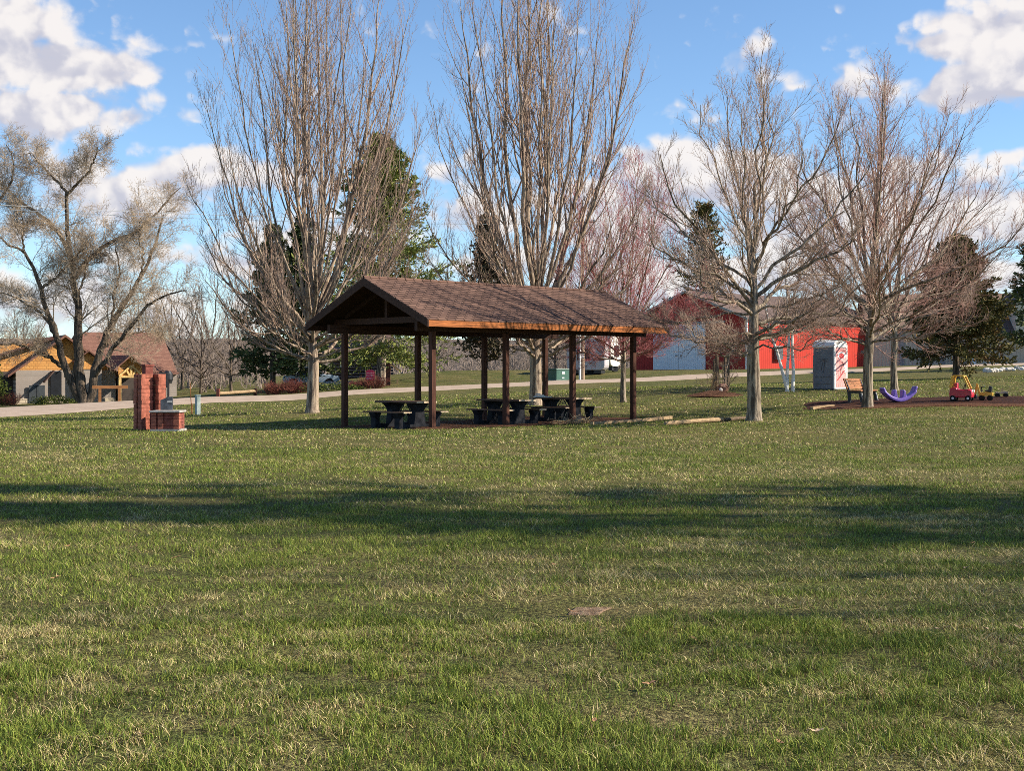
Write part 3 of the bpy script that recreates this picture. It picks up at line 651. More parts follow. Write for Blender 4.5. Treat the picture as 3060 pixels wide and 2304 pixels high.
# toy car
M_TRED = mat_plain('red_plastic', (.50, .025, .045), .35, .12, 4, .03); M_TYEL = mat_plain('yellow_plastic', (.72, .42, .04), .4, .12, 4, .03)
p = on_ground(2874, 47.2); tc = empty('toy_car', p + np.array([0, 0, .04]), R_(-30)); tag(tc, 'red toddler ride-in car with yellow roof pillars on the mulch', 'toy car')
m = MB(); m.prism([(-.36, .12), (.36, .12), (.38, .22), (.36, .38), (.16, .42), (.12, .40), (-.1, .40), (-.14, .47), (-.35, .47), (-.38, .25)], -.22, .22); m.build('body', M_TRED, tc, bev=.04)
m = MB(); m.hexa([(-.27, -.19, .88), (.10, -.19, .88), (.10, .19, .88), (-.27, .19, .88)], .045); m.build('roof', M_TYEL, tc, bev=.02)
for y in (-.19, .19):
    m = MB(); m.bar((.28, y, .42), (.09, y, .85), .05); m.build('front_pillar', M_TYEL, tc)
    m = MB(); m.bar((-.33, y, .45), (-.26, y, .85), .075); m.build('rear_pillar', M_TYEL, tc)
    for x in (-.25, .25):
        m = MB(); m.wheel((x, y * 1.12, .1), .1, .06, (0, 1, 0)); w = m.build('wheel', M_RUBBER, tc); m = MB(); m.wheel((x, y * 1.12, .1), .045, .068, (0, 1, 0), 12); m.build('hub', M_WHITE, w)
for y in (-.11, .11):
    m = MB(); m.wheel((.375, y, .35), .05, .03, (1, 0, 0), 14); m.build('eye', M_WHITE, tc)
m = MB(); m.tube([(.1 + .1 * math.cos(a) * .3, .1 * math.sin(a), .5 + .1 * math.cos(a)) for a in np.linspace(0, 6.28, 13)], .014, 6, cap=False); m.build('steering_wheel', M_RUBBER, tc)
m = MB(); m.b2(-.22, -.12, -.15, .15, .3, .62); m.build('seat', M_TRED, tc, bev=.02)
# toy digger
p = on_ground(2943, 47.4); td = empty('toy_digger', p + np.array([0, 0, .04]), R_(-25)); tag(td, 'yellow and black toy digger parked right of the red toy car', 'toy')
m = MB(); m.prism([(-.18, .16), (.26, .16), (.27, .27), (.05, .30), (-.18, .26)], -.12, .12); m.build('body', M_TYEL, td, bev=.015)
m = MB(); m.prism([(.02, .31), (.22, .28), (.24, .47), (.14, .5), (.12, .36), (.02, .36)], -.1, .1); m.build('seat', M_BLACK, td, bev=.012)
m = MB(); m.bar((-.17, 0, .24), (-.26, 0, .58), .06); m.bar((-.26, 0, .57), (-.31, 0, .2), .05); m.build('boom', M_TYEL, td)
m = MB(); m.prism([(-.38, .06), (-.26, .06), (-.28, .22), (-.36, .2)], -.09, .09); m.build('bucket', M_BLACK, td)
m = MB(); m.tube([(-.1, -.08, .3), (-.12, -.08, .46), (-.02, -.08, .48), (-.02, .08, .48), (-.12, .08, .46), (-.1, .08, .3)], .018, 6); m.build('handlebar', M_BLACK, td)
for x in (-.1, .17):
    for y in (-.14, .14): m = MB(); m.wheel((x, y, .09), .09, .05, (0, 1, 0)); m.build('wheel', M_RUBBER, td)
p = on_ground(2993, 49.5); tw = empty('toy_wagon', p + np.array([0, 0, .04]), R_(-10)); tag(tw, 'small pale toy wagon, rightmost of the toys on the mulch', 'toy')
M_PALE = mat_plain('faded_plastic', (.52, .40, .28), .5, .2)
m = MB(); m.prism([(-.2, .12), (.2, .12), (.23, .2), (.1, .22), (-.04, .17), (-.22, .2)], -.1, .1); m.build('body', M_PALE, tw, bev=.012)
m = MB(); m.bar((.0, 0, .18), (.03, 0, .3), .03); m.bar((.03, -.08, .3), (.03, .08, .3), .025); m.build('handlebar', M_PALE, tw)
for x in (-.14, .14):
    for y in (-.11, .11): m = MB(); m.wheel((x, y, .07), .07, .04, (0, 1, 0), 14); m.build('wheel', M_RUBBER, tw)

# ------------------------------------------------------------------ rocks, mound, posts
M_STONE = mat_plain('pale_limestone', (.62, .57, .50), .9, .2, 5, .4); M_STONEB = mat_plain('brown_stone', (.27, .15, .105), .9, .35, 6, .5); M_STONEG = mat_plain('grey_fieldstone', (.22, .20, .18), .9, .3, 4, .4)
r = np.random.default_rng(21)
for i in range(20):
    x = 2945 + i * 6.6 + r.uniform(-3, 3); d = 92 + i * .25 + r.uniform(-2.5, 2.5); s_ = r.uniform(.25, .55); p = on_ground(x, d)
    m = MB(); m.rock((0, 0, 0), (s_, s_ * .8, s_ * .7), i); o = m.build('white_rock', M_STONE); o.location = (p[0], p[1], p[2] + s_ * .2); tag(o, 'pale limestone rock in the row by the road at the right', 'rock', 'white rocks by the road')
mb = on_ground(2140, 60.0); m = MB(); n = 28
for i in range(10):
    for j in range(n):
        pass
rr_, aa = np.meshgrid(np.linspace(0, 1, 9), np.arange(n) * 2 * np.pi / n); xx = np.cos(aa) * rr_ * 1.35; yy = np.sin(aa) * rr_ * 1.1; zz = .22 * (1 - rr_ ** 2) * (1 + .5 * (fbm(xx + 5, yy + 5, 3, 31) - .5)) + (fbm(xx, yy, 6, 33) - .5) * .12 * (1 - rr_) - .04
ids = np.arange(n * 9).reshape(n, 9); V = np.stack([xx, yy, zz], -1).reshape(-1, 3); b_ = np.roll(ids, -1, 0)
m.add(V, np.stack([ids[:, :-1], ids[:, 1:], b_[:, 1:], b_[:, :-1]], -1).reshape(-1, 4)); o = m.build('mulch_mound', M_MULCH2, smooth=True); o.location = tuple(mb); tag(o, 'low mound of bark and soil before the wooden posts', 'mound', None, 'structure')
for px, top, w, dd, lb in ((2134, 1072, .10, 61.6, 'short grey post, leftmost of the four by the mound'), (2143, 1061, .13, 61.2, 'tall dark post left of the brown stone'), (2167, 1068, .10, 62.3, 'dark post behind the brown stone'), (2175, 1061, .12, 62.6, 'tall dark post right of the brown stone')):
    p = on_ground(px, dd); h = CAMZ + (HY - top) * dd / F - p[2]; m = MB(); m.b2(-w / 2, w / 2, -w / 2, w / 2, -.2, h); o = m.build('wooden_post', M_OLDTIM, bev=.01); o.location = tuple(p); o.rotation_euler = (0, 0, .5); tag(o, lb, 'post', 'wooden posts by the mound')
p = on_ground(2160, 60.8); m = MB(); m.rock((0, 0, .2), (.5, .4, .45), 4); o = m.build('brown_stone', M_STONEB); o.location = tuple(p); tag(o, 'round brown stone between the wooden posts', 'stone')
p = on_ground(2154, 60.2); m = MB(); m.rock((0, 0, .2), (.16, .14, .2), 5); o = m.build('small_white_stone', M_STONE); o.location = tuple(p); tag(o, 'small white stone in front of the brown stone', 'stone')
twig_bush('dry_shrub', on_ground(2157, 63.5), .22, 1.25, 22, M_TANTWIG, 'tan dry shrub standing between the tall wooden posts', 41)
twig_bush('dry_shrub', on_ground(2122, 61), .2, .9, 14, M_TANTWIG, 'thin pale shrub left of the wooden posts', 42)

# ------------------------------------------------------------------ barn
M_BARN = mat_ribbed('barn_red', (.46, .05, .035), .3, 0, .5, .6); M_BARN2 = mat_ribbed('barn_red_gable', (.40, .045, .035), .3, 1, .5, .7); M_BROOF = mat_rows('barn_roof', ((.17, .12, .10), (.12, .09, .08)), .9, .3, .01, (.07, .05, .045), 'xy', .85, .015)
M_BDOOR = mat_ribbed('white_barn_door', (.84, .85, .85), .24, 1, .5, .75)
bz = 1.72; bn_ = empty('red_barn', (19.9, 118, bz), R_(45)); tag(bn_, 'large red barn with white sliding doors and brown roof', 'barn')
BL, BW, BE, BR = 22.6, 12.6, 4.45, 6.9
m = MB(); m.b2(0.01, BL, .01, BW - .01, -.6, BE); m.build('side_wall', M_BARN, bn_)
m = MB(); m.prism([(-.0, -.6), (BW, -.6), (BW, BE), (BW / 2, BR - .12), (0, BE)][::-1], -.06, .0, axis='x'); m.build('gable_wall', M_BARN2, bn_)
m = MB(); m.prism([(-.0, BE), (BW, BE), (BW / 2, BR - .12)], BL - .1, BL + .02, axis='x'); m.build('gable_wall', M_BARN2, bn_)
for s_ in (0, 1):
    y0 = -.35 if s_ == 0 else BW + .35; m = MB(); ez = BE - .35 * (BR - BE) / (BW / 2)
    m.hexa([(-.4, y0, ez + .12), (BL + .3, y0, ez + .12), (BL + .3, BW / 2, BR + .1), (-.4, BW / 2, BR + .1)], .14); m.build('roof', M_BROOF, bn_)
    m = MB(); y1 = y0 - .02 if s_ == 0 else y0 + .02
    m.bar((-.42, y1, ez + .02), (-.42, BW / 2, BR), .04, .2); m.build('rake_trim', M_CONCG, bn_)
for k, (y0, y1) in enumerate(((4.28, 7.15), (7.19, 10.06))):
    m = MB(); m.b2(-.16, -.075, y0, y1, .03, 4.02); d_ = m.build('sliding_door', M_BDOOR, bn_)
    m = MB(); m.b2(-.2, -.165, 6.82 if k == 0 else 7.3, 7.02 if k == 0 else 7.5, 1.25, 1.33); m.build('handle', M_BLACK, d_)
m = MB(); m.b2(-.22, -.065, 2.2, 12.0, 4.06, 4.24); m.build('door_track', M_CONCG, bn_)
for (x, y) in ((-.09, -.02), (BL - .05, -.02)):
    m = MB(); m.b2(x, x + .16, y - .05, y + .12, -.5, BE - .05); m.build('corner_trim', M_WHITE, bn_)
m = MB(); m.b2(.1, BL - .08, -.06, -.005, -.45, .06); m.build('base_trim', mat_plain('pink_trim', (.55, .38, .32), .7), bn_)
m = MB(); m.b2(4.0, 4.9, -.36, -.008, .9, 2.1); m.build('electric_box', M_STEEL, bn_, bev=.02)
# beige shed and cream house to the right
M_BEIGE = mat_ribbed('beige_sheeting', (.56, .46, .35), .35, 0, .8, .75); M_SROOF = mat_rows('tan_roof', ((.26, .175, .13), (.2, .135, .105)), .8, .28, .01, (.12, .08, .07), 'xy', .9)
sx, sy = (2600 - CX) * 131 / F, 131.0; sd_ = empty('storage_shed', (sx, sy, 1.9), R_(-7)); tag(sd_, 'long beige metal shed with tan roof beyond the road', 'shed')
m = MB(); m.b2(0, 15.5, 0, 9, -.6, 3.9); m.build('wall', M_BEIGE, sd_)
m = MB(); m.prism([(-.5, 3.75), (4.5, 7.2), (9.5, 3.75), (9.5, 3.6), (4.5, 7.02), (-.5, 3.6)][::-1], -.4, 15.9, axis='x'); m.build('roof', M_SROOF, sd_)
m = MB(); m.prism([(0, 3.88), (9, 3.88), (4.5, 6.95)], 15.3, 15.48, axis='x'); m.build('gable', M_BEIGE, sd_)
for x in (2.9, 6.6, 10.1): m = MB(); m.b2(x - .22, x + .22, -.12, -.005, -.5, 3.6); m.build('column', mat_plain('grey_column', (.30, .27, .25), .7), sd_)
sx, sy = (2905 - CX) * 128 / F, 128.0; ch_ = empty('cream_house', (sx, sy, 1.95), R_(-9)); tag(ch_, 'cream house with dark roof at the right edge behind the spruce', 'house')
M_CREAM = mat_rows('cream_siding', ((.66, .58, .45), (.6, .53, .42)), 6, .2, .01, (.4, .34, .27), 'xz', .7, .012)
m = MB(); m.b2(0, 9, 0, 8, -.8, 3.2); m.build('wall', M_BEIGE, ch_)
m = MB(); m.b2(3.7, 9.2, -.8, 7.5, 2.4, 5.9); m.build('upper_wall', M_CREAM, ch_)
m = MB(); m.b2(-.06, .3, -.1, .02, -.5, 2.2); m.build('corner_trim', M_WHITE, ch_)
m = MB(); m.prism([(3.2, 5.9), (6.4, 8.4), (9.8, 5.9), (9.8, 5.72), (6.4, 8.2), (3.2, 5.72)][::-1], -1.3, 8); m.build('roof', M_BROOF, ch_)
m = MB(); m.prism([(3.7, 5.85), (9.2, 5.85), (6.42, 8.1)], -.8, -.7); m.build('gable', M_CREAM, ch_)
m = MB(); m.hexa([(-.3, -.5, 3.25), (9.3, -.5, 3.25), (9.3, 3, 5.0), (-.3, 3, 5.0)], .14); m.build('lower_roof', M_BROOF, ch_)
for x in (5.4, 7.4):
    m = MB(); m.b2(x - .45, x + .45, -.86, -.79, 3.7, 5.0); w = m.build('window', M_WHITE, ch_); m = MB(); m.b2(x - .38, x + .38, -.875, -.862, 3.77, 4.93); m.build('pane', M_GLASS, w)

# ------------------------------------------------------------------ lodge at the left
HX0, HY0 = PX(47, 0, 116)[:2]; hu = (.89, .456); HZ0 = -1.05
def huv(px, py, k=0.0):
    X0, Y0 = HX0 - hu[1] * k, HY0 + hu[0] * k; q = (px - CX) / F; u = (q * Y0 - X0) / (hu[0] - hu[1] * q); return u, CAMZ + (HY - py) * (Y0 + hu[1] * u) / F - HZ0
def h3(px, py, k): u, z = huv(px, py, k); return (u, k, z)
hs = empty('lodge_house', (HX0, HY0, HZ0), math.atan2(hu[1], hu[0])); tag(hs, 'lodge house with cedar shingle gables, grey siding and brown roof', 'house')
M_SIDE = mat_rows('grey_lap_siding', ((.36, .31, .27), (.31, .27, .235)), 4.5, .17, .01, (.15, .125, .11), 'xz', .8, .018); M_CEDAR = mat_rows('cedar_shingle', ((.68, .36, .12), (.55, .26, .085)), .35, .22, .01, (.26, .12, .045), 'xz', .8, .014, .5, .4, .8)
M_HROOF = mat_rows('house_shingle', ((.235, .125, .09), (.175, .09, .068)), .4, .16, .01, (.10, .05, .04), 'xy', .9, .012); M_STB = mat_rows('stone_base', ((.6, .5, .36), (.42, .36, .28)), .5, .25, .02, (.25, .2, .15), 'xz', .9, .03)
M_DKDOOR = mat_plain('dark_door', (.045, .052, .058), .45, .2, 3); M_DKSIDE = mat_rows('shaded_siding', ((.09, .075, .065), (.075, .062, .055)), 4, .17, .01, (.04, .03, .03), 'xz', .8); M_GOLDW = mat_wood('golden_timber', (.75, .50, .20), .6, 2); M_HTRIM = mat_plain('brown_trim', (.13, .085, .07), .7)  # second siding copy is darkened: shade of the entry put into its colour
def hbox(name, x0, x1, yt, yb, k0, k1, mat, parent=hs):
    u0, zt_ = huv(x0, yt, k0); u1, _ = huv(x1, yt, k0); _, zb = huv(x0, yb, k0); m = MB(); m.b2(u0, u1, k0, k1, zb, zt_); return m.build(name, mat, parent)
def hgable(name, pts, k0, k1, mat, parent=hs): m = MB(); m.prism([huv(x, y, k0) for x, y in pts], k0, k1); return m.build(name, mat, parent)
def hroof(a, b, k0, k1, th=.2, name='roof', mat=None):
    (u0, z0), (u1, z1) = huv(*a, k0), huv(*b, k0); m = MB(); m.hexa([(u0, k0, z0), (u1, k0, z1), (u1, k1, z1), (u0, k1, z0)], th); return m.build(name, mat or M_HROOF, hs)
hbox('wing_wall', 47, 345, 1106, 1240, 0, 8, M_SIDE); hgable('gable', [(49, 1106), (343, 1106), (196, 1006)], .02, .5, M_CEDAR)
hroof((24, 1121), (196, 1000), -.6, 9); hroof((196, 1000), (366, 1120), -.6, 9)
hbox('stone_base', 47, 345, 1192, 1245, -.14, -.005, M_STB)
hbox('back_wing_wall', -70, 175, 1027, 1112, 3.0, 8, M_CEDAR); hroof((-90, 1084), (172, 1004), 2.4, 10)
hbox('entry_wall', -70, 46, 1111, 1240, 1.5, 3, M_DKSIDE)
dd_ = hbox('door', 87, 134, 1152, 1206, -.22, -.145, M_DKDOOR); u0, z0 = huv(110, 1178, -.23); m = MB(); m.b2(u0 - .02, u0 + .02, -.235, -.222, z0 - .75, z0 + .7); m.build('door_gap', M_BLACK, dd_)
hbox('door', 254, 276, 1152, 1203, -.22, -.145, M_DKDOOR); hbox('window', 151, 184, 1110, 1184, -.12, -.006, M_GLASS)
u0, z0 = huv(128, 1140, -.1); u1, z1 = huv(158, 1106, -.1); m = MB(); m.hexa([(u0, -1.1, z0), (u1, -1.1, z1), (u1, -.1, z1), (u0, -.1, z0)], .12); m.build('awning', M_HTRIM, hs)
hbox('gable_bay_wall', 228, 304, 1104, 1240, -.5, -.15, M_SIDE); hgable('small_gable', [(228, 1103.5), (304, 1103.5), (304, 1072), (266, 1050), (228, 1072)], -.55, -.1, M_CEDAR)
hroof((221, 1079), (266, 1046), -.95, 1.5, .13); hroof((266, 1046), (311, 1079), -.95, 1.5, .13)
hbox('main_wall', 205, 512, 1112, 1240, 8.1, 15, M_SIDE); e0, e1, rl, rr2 = h3(205, 1113, 7.4), h3(530, 1111, 7.4), h3(226, 992, 12.0), h3(482, 993, 12.0)
m = MB(); m.hexa([e0, e1, rr2, rl], .2); e2 = (e1[0], 17.0, e1[2]); e3 = (e0[0], 17.0, e0[2]); m.hexa([e2, e3, rl, rr2], .2)
m.add([e1, e2, rr2, (e1[0], e1[1], e1[2] - .2), (e2[0], e2[1], e2[2] - .2)], [(0, 1, 2), (3, 1, 0), (3, 4, 1)]); m.build('main_roof', M_HROOF, hs)
po = hgable('portico_gable', [(354, 1126), (428, 1126), (428, 1095), (392, 1066), (354, 1095)], -2.0, -1.85, M_CEDAR)
hroof((342, 1103), (392, 1060), -2.6, 6, .14); hroof((392, 1060), (440, 1099), -2.6, 6, .14)
m = MB(); P_ = lambda x, y: (lambda q: (q[0], -2.1, q[1]))(huv(x, y, -2.1))
for a, b_ in (((356, 1126), (428, 1126)), ((356, 1124), (392, 1093)), ((392, 1093), (428, 1124)), ((392, 1095), (392, 1125)), ((378, 1106), (388, 1124)), ((406, 1106), (396, 1124))): m.bar(P_(*a), P_(*b_), .16, .16)
m.build('truss', M_GOLDW, hs)
for x in (358, 427): m = MB(); a, b_ = P_(x, 1128), P_(x, 1215); m.bar(a, b_, .22); m.build('portico_post', M_GOLDW, hs)
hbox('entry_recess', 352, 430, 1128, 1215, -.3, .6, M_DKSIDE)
hbox('right_wall', 440, 528, 1120, 1240, 2.5, 8, M_SIDE); hbox('stone_base', 440, 528, 1186, 1245, 2.3, 2.49, M_STB); hroof((432, 1128), (536, 1112), 1.9, 8.5, .15)
m = MB(); z0 = e1[2]; a, b_ = h3(300, 1046, 6), h3(300, 1046, 6)
# shrubs, arbor, mailboxes
leaf_bush('juniper_bush', on_ground(165, 113), (3.9, 2.2, .62), 2400, M_GREENB, 'low spreading green bush before the lodge doors', 3)
leaf_bush('evergreen_shrub', on_ground(-8, 112), (1.6, 1.6, 2.6), 1800, M_GREENB, 'green upright shrub at the left edge by the lodge', 4, .2)
twig_bush('red_shrub', on_ground(28, 112), 1.0, 1.0, 90, M_REDTWIG, 'reddish bare shrub at the corner of the lodge', 5)
p = on_ground(328, 91); ab = empty('timber_arbor', p, R_(18)); tag(ab, 'brown timber frame of two posts and a beam before the lodge', 'arbor')
za = CAMZ + (HY - 1157) * 91 / F - p[2]
m = MB(); m.b2(-1.1, 1.15, -.07, .07, za - .1, za + .1); m.build('beam', M_REDWOOD, ab)
for x in (-.62, .6): m = MB(); m.b2(x - .09, x + .09, -.09, .09, -.3, za - .11); m.build('post', M_REDWOOD, ab)
p = on_ground(489, 85); mx_ = empty('cluster_mailbox', p, R_(10)); tag(mx_, 'black cluster of mail boxes on two legs behind the grill chimney', 'mailbox')
h = CAMZ + (HY - 1113) * 85 / F - p[2]
m = MB(); m.b2(-.27, .27, -.2, .2, h - .92, h); bx = m.build('cabinet', M_BLACK, mx_, bev=.02); m = MB(); m.b2(-.13, .16, -.215, -.2, h - .25, h - .1); m.build('plate', M_STEEL, bx)
for x in (-.13, .13): m = MB(); m.b2(x - .03, x + .03, -.03, .03, -.2, h - .925); m.build('leg', M_BLACK, mx_)
p = on_ground(503, 88); m = MB(); m.tube([(0, 0, -.2), (0, 0, 1.0)], .07, 8); m.lathe([(.22, 1.0), (.3, 1.25), (.28, 1.6), (.16, 1.78)], (0, 0, 0), 12); o = m.build('parcel_box', M_BLACK); o.location = tuple(p); tag(o, 'rounded dark box on a post just right of the cluster mailbox', 'mailbox')
p = on_ground(591, 60); m = MB(); pd_ = empty('utility_pedestal', p, R_(40)); tag(pd_, 'slim pale green utility pedestal leaning near the road', 'utility pedestal')
M_PED = mat_plain('grey_green_plastic', (.30, .36, .34), .5, .15); m.box((0, 0, .42), (.19, .17, 1.0), 0, 0, .96); o = m.build('housing', M_PED, pd_, bev=.015); m = MB(); m.box((0, 0, .93), (.21, .19, .05)); m.build('cap', M_PED, pd_)
p = on_ground(573, 58); m = MB(); m.tube([(0, 0, -.1), (0, 0, .55)], .028, 6); m.tube([(-.02, 0, .5), (-.08, 0, 1.45)], .018, 6); o = m.build('marker_stake', M_REDWOOD); o.location = tuple(p); tag(o, 'thin wooden stake left of the utility pedestal', 'stake')
pa, pb_ = on_ground(652, 90), on_ground(763, 92); pa[2] += .25; pb_[2] += .3; lr = empty('log_rail', (pa + pb_) / 2 - np.array([0, 0, .25])); tag(lr, 'low pale log rail between two red posts beside the road', 'rail')
c = np.array(lr.location); m = MB(); m.tube([tuple(pa - c), tuple(pb_ - c)], .11, 9); m.build('log', M_TIMBER, lr)
for q in (pa, pb_): m = MB(); v = q - c; m.b2(v[0] - .1, v[0] + .1, v[1] - .1, v[1] + .1, -.35, .5); m.build('post', mat_wood('red_post', (.22, .07, .05), .7, 2) if q is pa else M_BEAM, lr)
p = on_ground(2590, 101); mbx = empty('roadside_mailbox', p, R_(8)); tag(mbx, 'black mailbox on a dark post before the red barn wall', 'mailbox')
h = CAMZ + (HY - 1047) * 101 / F - p[2]; m = MB(); m.b2(-.06, .06, -.06, .06, -.2, h); m.build('post', M_BLACK, mbx)
m = MB(); m.prism([(-.42, h - .24), (.12, h - .24), (.12, h - .02), (-.42, h - .02)], -.1, .1); m.build('box', M_BLACK, mbx, bev=.02)

# ------------------------------------------------------------------ across the road, middle
M_TGREEN = mat_plain('green_enamel', (.045, .12, .085), .45, .15, 4, .03)
p = on_ground(1668, 99.5); tf = empty('transformer_box', p, R_(38)); tag(tf, 'dark green electrical transformer box beside the road', 'utility box')
m = MB(); m.b2(-.62, .62, -.55, .55, -.1, .75); m.build('cabinet', M_TGREEN, tf, bev=.02); m = MB(); m.box((0, 0, .79), (1.3, 1.16, .08)); m.build('lid', M_TGREEN, tf, bev=.02)
m = MB(); m.b2(-.12, .14, -.565, -.552, .45, .62); m.b2(-.1, .1, -.565, -.552, .15, .22); m.build('warning_label', M_WHITE, tf)
m = MB(); m.b2(-.75, .75, -.7, .7, -.25, .02); m.build('pad', M_CONCG, tf)
p = on_ground(1741, 98); up = empty('utility_pole', p); tag(up, 'tall wooden utility pole with a white plate beside the road', 'utility pole')
zt_ = CAMZ + (HY - 640) * 98 / F - p[2]; m = MB(); m.tube([(0, 0, -.3), (0, 0, zt_)], [.15, .1], 10); m.build('pole', mat_wood('pole_wood', (.36, .25, .17), .8, 2), up)
m = MB(); m.b2(-.1, .1, -.165, -.15, 1.5, 1.95); m.build('plate', M_WHITE, up); m = MB(); m.b2(-.9, .9, -.05, .05, zt_ - .6, zt_ - .48); m.build('crossarm', M_OLDTIM, up)
for x in (-.8, 0, .8): m = MB(); m.lathe([(.03, 0), (.06, .05), (.06, .1), (.03, .14)], (x, 0, zt_ - .48 if x else zt_), 8); m.build('insulator', M_STEEL, up)
p = on_ground(1733, 97.6); m = MB(); m.tube([(0, 0, -.2), (0, 0, CAMZ + (HY - 960) * 97.6 / F - p[2])], .085, 10); o = m.build('conduit_pole', M_WHITE); o.location = tuple(p); tag(o, 'white metal pole standing just left of the wooden utility pole', 'pole')
for i, (dy, lb) in enumerate(((0, 'pale overhead wire crossing the sky, the upper one'), (13, 'pale overhead wire just below the other one'))):
    e_ = np.array([p[0] + .3, 98, up.location[2] + zt_ - .35 - i * .3]); s_ = PX(-300, 592 + dy, 101); t = np.linspace(0, 1, 40)[:, None]; P = s_ * (1 - t) + e_ * t; P[:, 2] -= .5 * (4 * t * (1 - t))[:, 0]
    m = MB(); m.tube([tuple(q) for q in P], .016, 5); tag(m.build('power_line', M_WHITE), lb, 'power line', 'overhead wires')
# campers
M_CAMPG = mat_plain('grey_camper_skin', (.46, .42, .43), .4, .08, 2, .02); M_CAMPW = mat_plain('cream_camper_skin', (.80, .75, .65), .35, .06, 2, .02)
def camper(name, x, d, rz, L, mat, label, flat_z, W=2.4):
    p = on_ground(x, d); e = empty(name, p, rz); tag(e, label, 'camper', 'campers by the barn'); h0, h1 = flat_z
    m = MB(); pr = []
    for (cx_, cz_, a0) in ((L - .4, h1 - .4, 0), (.4, h1 - .4, 90), (.35, h0 + .35, 180), (L - .35, h0 + .35, 270)):
        q = .4 if cz_ > 1.5 else .35
        for a in (0, 30, 60, 90): pr.append((cx_ + q * math.cos(R_(a0 + a)), cz_ + q * math.sin(R_(a0 + a))))
    m.prism(pr[::-1], 0, W); m.build('body', mat, e, bev=.03)
    m = MB(); m.b2(.3, L - .3, .1, W - .15, .12, h0 - .003); m.build('chassis', M_BLACK, e)
    for (wx, w_) in (((L * .45, 1.0),) if L > 2 else ((L * .6, .5),)):
        m = MB(); m.b2(wx - w_ / 2, wx + w_ / 2, -.035, -.003, h0 + .75, h0 + 1.65); w = m.build('window', M_HTRIM, e); m = MB(); m.b2(wx - w_ / 2 + .08, wx + w_ / 2 - .08, -.05, -.036, h0 + .83, h0 + 1.57); m.build('pane', M_GLASS, w)
    for wx in (L * .62,):
        m = MB(); m.wheel((wx, .2, .3), .32, .2, (0, 1, 0), 16); m.build('wheel', M_RUBBER, e)
    return e
camper('camper_trailer', 1693, 105, R_(-12), 2.9, M_CAMPG, 'grey camper trailer with rounded corners beyond the utility pole', (.38, 2.75))
e = camper('camper_trailer', 1824, 108, R_(42), 1.15, M_CAMPW, 'cream camper trailer at the left corner of the red barn', (.45, 3.2), .6)
# cabin, post, sign, car under the conifers
M_LOG = mat_wood('cabin_log', (.17, .115, .10), .8, 0); M_LOGD = mat_plain('dark_chinking', (.035, .025, .025), .9)
p = PX(1000, 0, 112); lc = empty('log_cabin', (p[0], 112, gz(p[0], 112) - .1), R_(14)); tag(lc, 'log cabin half hidden beneath the big pine', 'cabin')
m = MB(); m.b2(.1, 4.5, .1, 4, 0, 2.3); m.build('wall_core', M_LOGD, lc); m = MB()
for k in range(9): m.tube([(-.15, 0.02, .14 + k * .26), (2.3, .02, .14 + k * .26), (4.75, .02, .14 + k * .26)], .10, 8)
m.build('log_wall', M_LOG, lc); m = MB(); m.hexa([(-.5, -.7, 2.35), (5.1, -.7, 2.35), (5.1, 2.1, 3.9), (-.5, 2.1, 3.9)], .12); m.hexa([(5.1, 4.9, 2.35), (-.5, 4.9, 2.35), (-.5, 2.1, 3.9), (5.1, 2.1, 3.9)], .12); m.build('roof', M_HTRIM, lc)
m = MB(); m.b2(.45, 1.0, -.14, -.09, .95, 1.75); w = m.build('window', M_WHITE, lc); m = MB(); m.b2(.52, .93, -.15, -.141, 1.02, 1.68); m.build('pane', M_GLASS, w)
p = on_ground(1160, 95); m = MB(); m.b2(-.14, .14, -.14, .14, -.2, CAMZ + (HY - 1085) * 95 / F - p[2]); o = m.build('square_post', M_POST); o.location = tuple(p); tag(o, 'thick dark square post right of the pine trunk', 'post')
p = PX(1162, 1086, 97); q = PX(1189, 1107, 97); sc_ = on_ground(1178, 97); m = MB()
for k in range(3): m.bar(tuple(p - sc_ + np.array([k * .1, k * .25, -.04 * k])), tuple(q - sc_ + np.array([k * .1, k * .25, -.04 * k])), .1, .05)
m.bar((.2, .25, -.1), (.2, .25, .32), .1); o = m.build('lean_to', M_TIMBER); o.location = tuple(sc_); tag(o, 'leaning light boards beside the square post', 'boards')
p = on_ground(1106, 91); sg = empty('yard_sign', p, R_(-4)); tag(sg, 'small red yard sign with white lettering on thin posts', 'sign')
M_SGN = mat_plain('crimson_sign', (.42, .03, .07), .5, .15, 8, 0)
zt_ = CAMZ + (HY - 1106) * 91 / F - p[2]; m = MB(); m.prism([(-.27, zt_ - .68), (.3, zt_ - .7), (.3, zt_ - .1), (.12, zt_), (-.1, zt_ + .03), (-.27, zt_ - .06)], -.02, .02); pn = m.build('panel', M_SGN, sg)
m = MB(); r = np.random.default_rng(17)
for row in range(3):
    x = -.22
    while x < .22:
        w = r.uniform(.03, .07); z = zt_ - .2 - row * .17
        m.bar((x, -.024, z - .06), (x + r.uniform(-.01, .02), -.024, z + .06), .018, .006)
        if r.random() < .7: m.bar((x, -.024, z + r.choice([-.05, 0, .05])), (x + w, -.024, z + r.choice([-.04, 0, .05])), .016, .006)
        x += w + .025
m.build('lettering', M_WHITE, pn)
for x in (-.31, .33): m = MB(); m.bar((x - .04, 0, -.2), (x, 0, zt_), .035); m.build('post', M_TIMBER, sg)
p = on_ground(930, 101); cr_ = empty('parked_car', p, R_(8)); tag(cr_, 'pale blue car half hidden behind the left maple trunk', 'car')
M_CARP = mat_plain('pale_blue_paint', (.30, .38, .46), .3, .08, 2, 0)
m = MB(); m.prism([(-1.9, .3), (1.9, .3), (2.05, .55), (1.95, .8), (.95, .92), (-1.1, .94), (-2.0, .78), (-2.05, .5)], -.85, .85); m.build('body', M_CARP, cr_, bev=.06)
